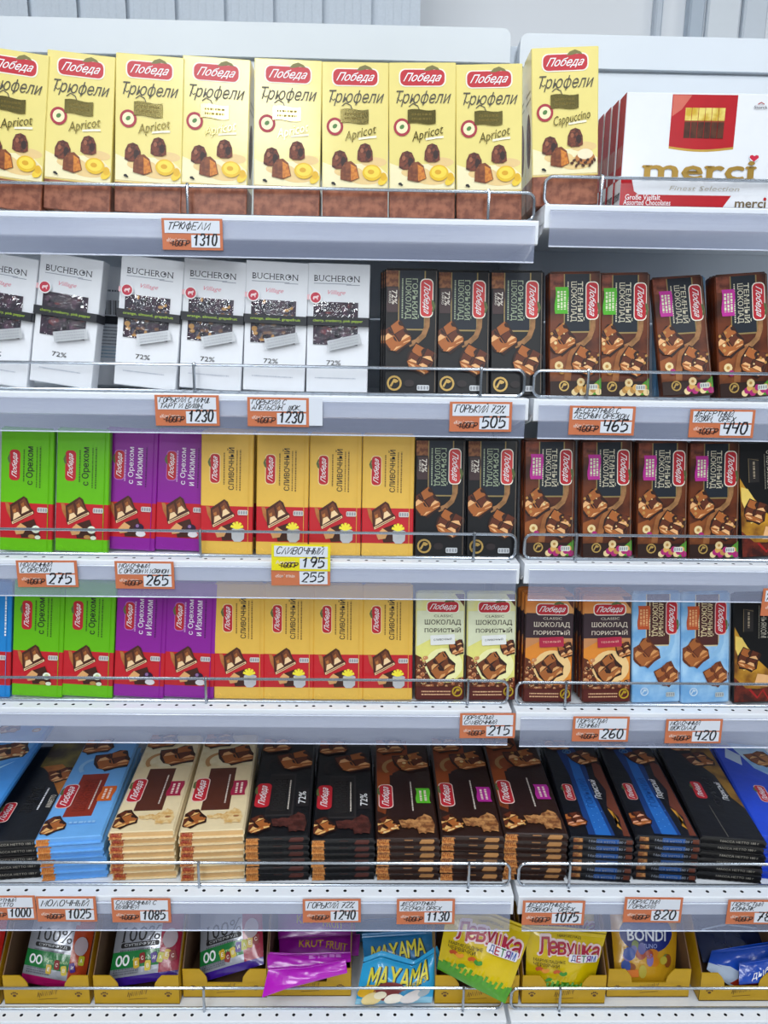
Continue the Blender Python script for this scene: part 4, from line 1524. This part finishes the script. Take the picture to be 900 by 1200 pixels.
# ------------------------------------------------------------------ price tags
ORANGE, YTAG, SLIP, PEN = M('#c46f48', .5, var=.04), M('#e4d800', .4), M('#d7dde8', .45, var=.01), M('#16171f', .5)


def price_tag(row, px0, py0, px1, py1, lines, price, label, word='«Конфетка»', back=None, slip=True, tilt=None, right=False, ty=0.0):
    y = LIP[row] - .0068 - ty
    c = onY((px0 + px1) / 2, (py0 + py1) / 2, y)
    W_ = (onY(px1, (py0 + py1) / 2, y) - onY(px0, (py0 + py1) / 2, y)).x
    H_ = onY((px0 + px1) / 2, py0, y).z - onY((px0 + px1) / 2, py1, y).z
    root = empty('price_tag', (c.x, y, c.z - H_ / 2))
    root.rotation_euler = (0, math.radians(rnd.uniform(-.6, .6) if tilt is None else tilt), 0)
    tag(root, label, 'price tag', 'price tags on the shelf edges')
    b = MB()
    b.box((-W_ / 2, 0, 0), (W_ / 2, .0009, H_), back or ORANGE)
    mp = front_map(W_, H_)
    A = Art(b, W_, H_, mp, first=.00003)
    tall = H_ / W_ < .36
    if word:
        A.text(word, .235, .30 if slip else .6, .33, .075, M('#e8d9d0'), 0, .012)
    obj('backing', b, root)
    if slip:
        s = MB()
        s.box((-.455 * W_, -.0006, .53 * H_), (.455 * W_, .0, .93 * H_), SLIP)
        S = Art(s, W_, H_, front_map(W_, H_, -.0006), first=.00003)
        for i, ln in enumerate(lines):
            if len(lines) == 1:
                S.hand(ln, .08, .64, .115, PEN, .95, .4, .80, int(px0) + i, .14)
            else:
                S.hand(ln, .07, (.765, .575)[i], .074, PEN, .95, .4, .84, int(px0) + i, .18)
        obj('name_slip', s, root)
    p = MB()
    v0, v1 = (.08, .47) if slip else (.08, .92)
    p.box((-.02 * W_, -.0006, v0 * H_), (.455 * W_, .0, v1 * H_), SLIP)
    Q = Art(p, W_, H_, front_map(W_, H_, -.0006), first=.00003)
    Q.hand(price, .52, v0 + .07 + (.1 if not slip else 0), .175 * (1 if not tall else .9), PEN, 1.05, .22, .40, 3, .17)
    obj('price_slip', p, root)
    if slip and word:
        k = MB()
        K = Art(k, W_, H_, front_map(W_, H_, -.0004), first=.00003)
        K.hand('100гр', .14, .13, .085, M('#3a1a14', .5), .8, .3, .30, 4, .2)
        K.line([(.12, .22), (.2, .16), (.28, .22), (.36, .15), (.43, .2)], .012, M('#3a1a14', .5))
        obj('weight_scribble', k, root)
    return root


T_ = [
    (1, 190, 256, 261, 293, ['Трюфели'], '1310', 0), (2, 182, 463, 257, 499, ['горький с минд.', 'тарт и вишн.'], '1230', 0), (2, 290, 466, 362, 500, ['горький с', 'апельсин. шок.'], '1230', 0),
    (2, 527, 471, 600, 506, ['Горький 72%'], '505', 0), (2, 667, 476, 744, 510, ['десертный с', 'лесным орехом'], '465', 1), (2, 808, 480, 884, 513, ['десертный', 'изюм, орех'], '440', 1),
    (3, 20, 657, 91, 688, ['молочный', 'с орехом'], '275', 0), (3, 135, 658, 204, 690, ['молочный', 'с орехом и изюмом'], '265', 0),
    (4, 539, 836, 604, 865, ['пористый', 'сливочный'], '215', 0), (4, 671, 840, 737, 869, ['пористый', 'темный'], '260', 1), (4, 780, 843, 846, 871, ['молочный', 'шоколад'], '420', 1),
    (5, -22, 1050, 42, 1078, ['десертный', 'амаретто'], '1000', 0), (5, 43, 1051, 113, 1080, ['Молочный'], '1025', 0), (5, 131, 1053, 200, 1081, ['сливочный с', 'вишней'], '1085', 0),
    (5, 355, 1054, 423, 1081, ['горький 72%'], '1240', 0), (5, 465, 1054, 533, 1083, ['десертный', 'лесной орех'], '1130', 0), (5, 612, 1056, 685, 1084, ['десертный с', 'изюмом, орех'], '1075', 1),
    (5, 731, 1052, 799, 1081, ['пористый', 'горький'], '820', 1), (5, 852, 1055, 920, 1083, ['пористый', 'коньяк'], '780', 1), (3, 893, 690, 960, 722, ['горький с', 'коньяком'], '450', 1),
]
WHERE = {'1310': 'under the yellow truffle cartons', '505': 'under the black bitter bars', '465': 'under the green-flag bars', '440': 'under the pink-flag bars', '275': 'under the green bars', '265': 'under the purple bars',
         '215': 'under the pale porous bars', '260': 'under the orange porous bars', '420': 'under the light blue bars', '1000': 'under the black amaretto stack', '1025': 'under the light blue stack', '1085': 'under the cream stacks',
         '1240': 'under the black bitter stacks', '1130': 'under the brown green-flag stack', '1075': 'under the brown pink-flag stack', '820': 'under the black and blue stacks', '780': 'under the plain black stack', '450': 'at the edge of the frame under the cognac bar'}
for i, (r, a, b_, c, d, ln, pr, rt) in enumerate(T_):
    lab = 'orange price tag reading %s %s' % (pr, WHERE.get(pr, 'under the white boxes, %s' % ('no blank card beside it' if a < 200 else 'a blank white card beside it')))
    price_tag(r, a, b_, c, d, ln, pr, lab)
price_tag(3, 318, 638, 387, 669, ['сливочный'], '195', 'yellow sale price tag reading 195 under the cream bars', 'Акция!', YTAG, ty=.001)
price_tag(3, 318, 668, 387, 686, [], '255', 'orange price tag reading 255 below the yellow sale tag', '«Конфетка»', None, False)
cd = MB()
p0, p1 = onY(362, 467, -.0066), onY(378, 499, -.0066)
cd.box((p0.x, -.0072, p1.z), (p1.x, -.0064, p0.z), SLIP)
tag(obj('blank_card', cd), 'blank white card tucked beside the orange tag below the white boxes', 'card')

# ------------------------------------------------------------------ candy trays on the bottom shelf
TRY, TRI = M('#c49a10', .5, var=.04), M('#6f5138', .7, var=.06)


@kind
def tray():
    W_, D_, hf, hb = .1275, .20, .050, .125
    t = .0016
    w2 = W_ / 2
    base = MB()
    base.box((-w2, 0, 0), (w2, D_, t), TRI)
    f = MB()
    n = 8
    top = [(-w2, hf), (-.30 * W_, hf)]
    top += [(-.30 * W_ + .012 * math.sin(a), hf - .004 - .020 * (1 - math.cos(a))) for a in (PI / 6, PI / 3, PI / 2)]
    top += [(.30 * W_ - .012 * math.sin(a), hf - .004 - .020 * (1 - math.cos(a))) for a in (PI / 2, PI / 3, PI / 6)]
    top += [(.30 * W_, hf), (w2, hf)]
    vs = []
    for x, z in top:
        vs += [(x, 0, 0), (x, 0, z), (x, t, z), (x, t, 0)]
    fs, fi = [], []
    for i in range(len(top) - 1):
        a = 4 * i
        fs.append((a, a + 4, a + 5, a + 1))
        fs.append((a + 1, a + 5, a + 6, a + 2))
        fi.append((a + 2, a + 6, a + 7, a + 3))
    f.add(vs, fs, TRY)
    f.add(vs, fi, TRI)
    A = Art(f, W_, hf, front_map(W_, hf))
    brown = M('#5a3a14', .5)
    for cu in (.12, .87):
        A.ell(cu, .30, .022, brown, .018, 8)
        A.up()
        for a in (40, 75, 105, 140):
            q = math.radians(a)
            A.ell(cu + .042 * math.cos(q), .30 + .042 * math.sin(q) * W_ / hf, .011, brown, .014, 6, lift=False)
    g = random.Random(2)
    A.line([(.39 + .012 * i, .22 + .16 * (i % 2) + .006 * i + .05 * g.random()) for i in range(20)], .010, brown)
    A.line([(.40, .17), (.5, .19), (.62, .21)], .006, brown)
    sides = []
    for sx in (-1, 1):
        s = MB()
        prof = [(t, 0), (t, hf), (.07, hb), (D_, hb), (D_, 0)]
        xo, xi = sx * w2, sx * (w2 - t)
        s.add([(xo, y, z) for y, z in prof], [(0, 1, 2, 3, 4)], TRY)
        s.add([(xi, y, z) for y, z in prof], [(4, 3, 2, 1, 0)], TRI)
        s.add([(xo, y, z) for y, z in prof] + [(xi, y, z) for y, z in prof], [(i, (i + 1) % 5, 5 + (i + 1) % 5, 5 + i) for i in range(5)], TRI)
        sides.append(s)
    bk = MB()
    bk.box((-w2 + t, D_ - t, t), (w2 - t, D_, hb), TRI)
    return [('floor_panel', base, None, False), ('front_panel', f, None, False), ('side_panel', sides[0], None, False), ('side_panel.001', sides[1], None, False), ('back_panel', bk, None, False)]


Z6 = ZS[6]
TRAYS = [(-100, 2, -.055, 'at the frame edge holding a red bag'), (5, 107, -.055, 'holding the green-banded bag with the magenta lower edge'), (110, 212, -.055, 'holding a bag with a purple lower edge, beside the green-banded one'), (215, 313, -.043, 'set back, between the purple-edged bags and the pink bags'),
         (314, 411, -.041, 'under the slipped pink bags'), (510, 606, -.055, 'under the tilted yellow bag'), (611, 708, -.055, 'holding the two upright yellow bags'), (710, 807, -.043, 'holding the bag with the navy oval'), (818, 915, -.050, 'holding the dark blue bags')]
for i, (a, b_, y, words_) in enumerate(TRAYS):
    x = (solveX(a, y, Z6) + solveX(b_, y, Z6)) / 2
    inst('tray', 'display_tray', 'yellow paw-print tray %s' % words_, 'display tray', (x, y, Z6 + .0006), (0, 0, 0), 'yellow cardboard trays')


# ------------------------------------------------------------------ candy bags
def bag(name, label, top, bottom, bulge, mats, art, group, seal=.90, cols=18, rows=22, back=None):
    """a flat sachet: top and bottom edges are lists of (px, py, depth) photo points; mats(u, v) gives the film colour"""
    T = [onY(*p) for p in top]
    B = [onY(*p) for p in bottom]

    def along(P, u):
        L = [0]
        for i in range(len(P) - 1):
            L.append(L[-1] + (P[i + 1] - P[i]).length)
        d = u * L[-1]
        for i in range(len(P) - 1):
            if d <= L[i + 1] or i == len(P) - 2:
                t = (d - L[i]) / max(1e-9, L[i + 1] - L[i])
                return P[i].lerp(P[i + 1], t)
    org = (B[0] + B[-1]) / 2
    ax = (B[-1] - B[0] + T[-1] - T[0]).normalized()
    ay = ((T[0] + T[-1]) / 2 - org)
    H_ = ay.length
    W_ = ((B[-1] - B[0]).length + (T[-1] - T[0]).length) / 2
    nrm = ax.cross(ay).normalized()
    if nrm.y > 0:
        nrm = -nrm

    def at(u, v, d, side=1):
        p = along(B, u).lerp(along(T, u), v)
        vv = min(1, max(0, v / seal))
        e = (max(0, math.sin(PI * min(1, max(0, u)))) ** .7) * (max(0, math.sin(PI * vv)) ** .6)
        wr = .0012 * math.sin(17 * u + 5 * v) * math.sin(11 * v + 3 * u) * e
        if v > seal:
            e, wr = 0, .0004 * math.sin(90 * v)
        return p + nrm * (side * (bulge * e + .0004 + wr) + d) - org
    root = empty(name, org)
    body, sl = MB(), MB()
    for mb, v0, v1, nr in ((body, 0, seal, rows), (sl, seal, 1, 5)):
        for side in (1, -1):
            for j in range(nr):
                for i in range(cols):
                    u0, u1 = i / cols, (i + 1) / cols
                    a, b = v0 + (v1 - v0) * j / nr, v0 + (v1 - v0) * (j + 1) / nr
                    q = [at(u0, a, 0, side), at(u1, a, 0, side), at(u1, b, 0, side), at(u0, b, 0, side)]
                    mb.add(q if side > 0 else q[::-1], [(0, 1, 2, 3)], mats((u0 + u1) / 2, (a + b) / 2) if side > 0 else (back or mats(.5, .95)))
    A = Art(body, W_, H_, at, .00006, .0003, .007)
    art(A)
    for nm, mb in (('pouch', body), ('top_seal', sl)):
        me = mb.mesh(nm)
        import bmesh
        bm = bmesh.new()
        bm.from_mesh(me)
        bmesh.ops.remove_doubles(bm, verts=bm.verts, dist=.00002)
        bm.to_mesh(me)
        bm.free()
        me.polygons.foreach_set('use_smooth', [True] * len(me.polygons))
        obj(nm, me, root)
    tag(root, label, 'candy bag', group)
    return root


def foil(h, rough=.25, metal=.0):
    return M(h, rough, metal, .04, 30, .35, 55, None, .5)


GBG = 'candy bags on the bottom shelf'
SILV, GRN, DGRN, MAG, PURP, ORR, CRIM = foil('#a9acb6', .3, .4), foil('#1f7a3c'), foil('#0f4a24'), foil('#a3125a'), foil('#3a1a86'), foil('#b2401c'), foil('#a01c3c')


def percent_mats(low, right):
    def f(u, v):
        if v < .10:
            return low
        if u > .74 + .1 * (v - .5):
            return right
        if .17 < v < .31:
            return GRN
        return SILV
    return f


def percent_art(txt, seed, sweets):
    def f(A):
        A.text('100%', .42, .49, .58, .19, INK, 0, .0, serif=True)
        A.rrect(.42, .385, .58, .065, INK, 0, .03)
        A.text('СУПЕРФУД', .42, .385, .46, .04, SILVER, 0, .01)
        A.dashes(.38, .335, .5, .018, M('#5a5c66'), 0, seed)
        A.text(txt, .52, .245, .36, .06, M('#bfe0a8'), 0, 0, .2)
        A.ell(.13, .24, .055, WHITE, .07, 12)
        A.ell(.24, .24, .055, WHITE, .07, 12)
        A.ell(.13, .24, .03, GRN, .045, 10)
        A.ell(.24, .24, .03, GRN, .045, 10)
        for i in range(3):
            A.dashes(.25, .155 - .022 * i, .38, .02, M('#6b6e78'), 0, seed + i)
        g = random.Random(seed)
        for i in range(sweets):
            c = (M('#c9a41c', .3), M('#8a2a2a', .3), M('#d9c24a', .3), M('#4a2a8a', .3), M('#b8b82a', .3))[i % 5]
            u, v = .36 + .6 * (i + .5) / sweets, .14 + .10 * g.random() + .08 * i / sweets
            A.rrect(u, v, .085, .13, c, g.uniform(-20, 20), .02)
            A.text('ЕСВИА'[i % 5], u, v, .035, .05, CREAMY, g.uniform(-15, 15), .02)
        A.ell(.86, .42, .10, M('#b0a0a8', .35), .13, 16)
    return f


bag('candy_bag', 'silver and green candy bag reading 100% with a magenta lower edge', [(50, 1034, .055), (120, 1040, .055)], [(24, 1150, -.036), (97, 1164, -.036)], .014, percent_mats(MAG, ORR), percent_art('Eye health', 3, 5), GBG)
bag('candy_bag', 'silver and green candy bag reading 100% with a purple lower edge, beside the magenta-edged bag', [(146, 1038, .055), (220, 1036, .055)], [(126, 1158, -.038), (208, 1146, -.038)], .014, percent_mats(PURP, CRIM), percent_art('Immunity', 5, 7), GBG)
bag('candy_bag', 'silver candy bag reading 100% with a purple lower edge, tilted, beside the pink bags', [(236, 1046, .06), (306, 1026, .06)], [(234, 1152, -.03), (309, 1130, -.03)], .014, percent_mats(PURP, CRIM), percent_art('Immunity', 6, 7), GBG)
REDF = foil('#b81c14')
bag('candy_bag', 'red candy bag at the left edge of the bottom shelf', [(-60, 1060, .03), (12, 1060, .03)], [(-60, 1140, -.03), (-2, 1140, -.03)], .012, lambda u, v: REDF, lambda A: A.dashes(.5, .5, .6, .1, M('#d95a3a'), 0, 2), GBG)
PNK, PNK2 = foil('#b312b8', .28), foil('#8a0e8e', .3)


def krut(A):
    A.text('KRUT', .40, .50, .30, .10, M('#b9921c', .35), -3, .02)
    A.text('FRUIT', .72, .36, .26, .09, M('#b9921c', .35), -6, .02)


bag('candy_bag', 'magenta candy bag at the back of the pink pile, gold lettering showing', [(326, 1060, .075), (412, 1060, .075)], [(326, 1101, .03), (418, 1098, .03)], .008, lambda u, v: PNK2, krut, GBG, .93)
bag('candy_bag', 'magenta candy bag second from the back of the pink pile, gold lettering showing', [(327, 1099, .03), (422, 1095, .03)], [(328, 1122, -.005), (420, 1120, -.005)], .007, lambda u, v: PNK2, krut, GBG, .93)
bag('candy_bag', 'magenta candy bag lying level across the pink pile with a glossy fold', [(313, 1116, -.025), (350, 1118, -.025), (411, 1116, -.025)], [(313.5, 1135, -.045), (352, 1136, -.045), (411, 1127, -.045)], .005, lambda u, v: PNK, lambda A: A.dashes(.7, .6, .4, .05, M('#d98ae0', .2), 0, 2), GBG)


def slip_art(A):
    A.poly([(.50, .03), (.97, .05), (.93, .30), (.60, .22)], GRN)
    for i in range(3):
        A.ell(.60 + .13 * i, .12, .04, WHITE, .05, 8)


bag('candy_bag', 'magenta candy bag slipping down over the front of its tray', [(315, 1134, -.052), (360, 1132, -.05), (405, 1124, -.05)], [(307, 1169, -.0735), (335, 1159, -.072), (407, 1140, -.058)], .006, lambda u, v: PNK, lambda A: None, GBG)
gp = M('#3a8a5a', .35)
CYAN, CYAN2, CLEAR_BL = foil('#2aa5dc', .3), foil('#1470a8', .3), foil('#8fc4dc', .2)


def mayama(sweets):
    def f(A):
        word = 'MAYAMA'
        for i, c in enumerate(word):
            u = .17 + .125 * i
            v = (.50 if sweets else .42) + .028 * i
            A.text(c, u + .012, v - .012, .125, .26 if sweets else .22, M('#14263a', .35), -4 + 3 * i, .04)
            A.text(c, u, v, .12, .25 if sweets else .21, M('#ded23a', .35), -4 + 3 * i, .02)
        if sweets:
            A.text('SWEETS', .70, .43, .30, .07, M('#c9b02a', .35), 10, .02)
            g = random.Random(4)
            for i, (u, v, rr, c) in enumerate(((.12, .28, .12, '#d9a81c'), (.40, .29, .20, '#7a2c2a'), (.62, .27, .10, '#2a86b4'), (.20, .12, .13, '#e0c98a'), (.48, .14, .12, '#e9e2d4'), (.70, .16, .14, '#d9d2d0'), (.30, .20, .08, '#e6dcc0'), (.86, .22, .08, '#a9b4bc'))):
                A.ell(u, v, rr, M(c, .3), rr * .55, 14, 10)
    return f


bag('candy_bag', 'blue candy bag at the back of the blue pile, a dark strip showing', [(408, 1078, .09), (500, 1074, .09)], [(408, 1104, .055), (500, 1102, .055)], .006, lambda u, v: CYAN2, lambda A: None, GBG)
bag('candy_bag', 'blue candy bag with yellow lettering, behind the front blue one', [(424, 1094, .02), (470, 1091, .02), (512, 1088, .02)], [(428, 1140, -.02), (508, 1136, -.02)], .008, lambda u, v: CYAN2, mayama(False), GBG, .88)
bag('candy_bag', 'bright blue candy bag with yellow lettering, standing at the wire in front', [(426.5, 1122, -.022), (448, 1114, -.022), (486, 1126, -.022), (512, 1108, -.024), (515, 1116, -.024)], [(416, 1177, -.057), (506, 1175, -.057)], .010, lambda u, v: CYAN if v > .12 else CLEAR_BL, mayama(True), GBG, .86, 24)
LEM, LEMG = foil('#d9bc06', .28), foil('#4a9a1c', .3)


def lion_mats(u, v):
    return LEMG if v < .17 + .03 * math.sin(14 * u) else LEM


def lemon(A):
    for w, m_ in ((1.10, M('#f2d9dc', .35)), (1.0, M('#a81c3a', .35))):
        for i, c in enumerate('Левушка'):
            A.text(c, .22 + .112 * i, .735 - .006 * i, (.13 if i == 0 else .105) * (1.22 if w > 1 else 1), (.21 if i == 0 else .15) * (1.2 if w > 1 else 1), m_, 2, .06 if w > 1 else .02)
    cols = ('#2a3a8a', '#b02a3a', '#2a7a3a', '#7a2a8a', '#2a5ab0')
    A.rrect(.74, .605, .40, .10, M('#e9e6ee', .35), 0, .02)
    for i, c in enumerate('ДЕТЯМ'):
        A.text(c, .60 + .07 * i, .605, .058, .08, M(cols[i], .35), 0, .02)
    A.text('МАРМЕЛАДНЫЕ', .29, .535, .42, .045, M('#5a4a0a'), 0, .015)
    A.text('ЧЕРВЯЧКИ', .25, .475, .34, .045, M('#5a4a0a'), 0, .015)
    for (u, v, c1, c2) in ((.20, .40, '#b8481c', '#d98a2a'), (.44, .385, '#c0561c', '#3a8a2a'), (.34, .25, '#3a8a2a', '#c9c03a')):
        for i in range(8):
            A.ell(u - .07 + .02 * i, v + .018 * math.sin(i * .9), .024, M(c1 if i < 4 else c2, .35), n=9)
    A.text('МАРМЕЛАД', .52, .90, .30, .03, M('#5a4a0a'), 0, .01)
    for i in range(14):
        A.line([(.05 + .07 * i, .13), (.08 + .07 * i, .22 + .02 * (i % 3))], .035, LEMG)


bag('candy_bag', 'yellow candy bag tilted and hanging over its tray, blue and green corners', [(524, 1068, -.025), (575, 1069, -.028), (624, 1088, -.034)], [(512, 1135, -.045), (552, 1156, -.072), (592, 1176, -.0785)], .012, lion_mats, lemon, GBG)
bag('candy_bag', 'yellow candy bag standing upright in its tray, in front of its twin', [(617, 1084, -.022), (660, 1086, -.022), (711, 1092, -.022)], [(616, 1160, -.044), (692, 1164, -.044)], .011, lion_mats, lemon, GBG)
bag('candy_bag', 'yellow candy bag mostly hidden behind the upright yellow one', [(620, 1062, .02), (702, 1066, .02)], [(622, 1130, .0), (698, 1132, .0)], .009, lion_mats, lemon, GBG)
AMB, NAVYF = foil('#c9961c', .25), M('#1c2a78', .35)


def bondi(A):
    A.ell(.50, .53, .40, NAVYF, .26, 24)
    A.text('BONDI', .50, .515, .58, .15, M('#dfe3ee', .35), 0, .025)
    A.text('IMUNO', .52, .41, .26, .06, M('#9aa6d8', .35), 0, .01)
    g = random.Random(8)
    for i in range(16):
        c = ('#6b7a3a', '#8a4a1c', '#c97a1c', '#5a5a9a', '#2a4a9a', '#b8a83a', '#7a6aa8', '#9a3a1c')[i % 8]
        A.ell(g.uniform(.15, .88), g.uniform(.12, .42), g.uniform(.05, .11), M(c, .3), g.uniform(.05, .09), 10)
    A.rrect(.26, .13, .2, .10, M('#d9741c', .35), 5, .02)


bag('candy_bag', 'amber candy bag with a navy oval at its top, in a tray', [(712, 1040, .05), (796, 1040, .05)], [(722, 1155, -.032), (790, 1158, -.032)], .013, lambda u, v: AMB, bondi, GBG)
BLU, DBL, WHT = foil('#1448b4', .25), foil('#0c1a40', .2), foil('#b9c8dc', .25)
bag('candy_bag', 'dark blue candy bag lying at the back of the last tray', [(806, 1062, .07), (905, 1062, .07)], [(824, 1128, -.01), (912, 1130, -.01)], .010, lambda u, v: DBL, lambda A: A.line([(.08, .55), (.4, .62), (.7, .56), (.95, .6)], .02, WHT), GBG)
bag('candy_bag', 'royal blue candy bag with a white lower edge in the last tray', [(834, 1114, -.004), (910, 1102, -.004)], [(828, 1136, -.036), (862, 1160, -.036), (915, 1162, -.036)], .008, lambda u, v: BLU if v > .35 else WHT, lambda A: (A.poly([(.35, .05), (.85, .05), (.7, .22), (.45, .25)], M('#a8301c', .3)), A.poly([(.1, .4), (.35, .3), (.55, .35), (.3, .46)], WHT)), GBG)
bag('candy_bag', 'mid blue candy bag with white script lying foremost in the last tray', [(866, 1128, -.030), (915, 1120, -.030)], [(866, 1154, -.046), (916, 1150, -.046)], .005, lambda u, v: BLU, lambda A: A.text('дыбы', .55, .45, .6, .2, WHITE, 12, .0, .4), GBG)
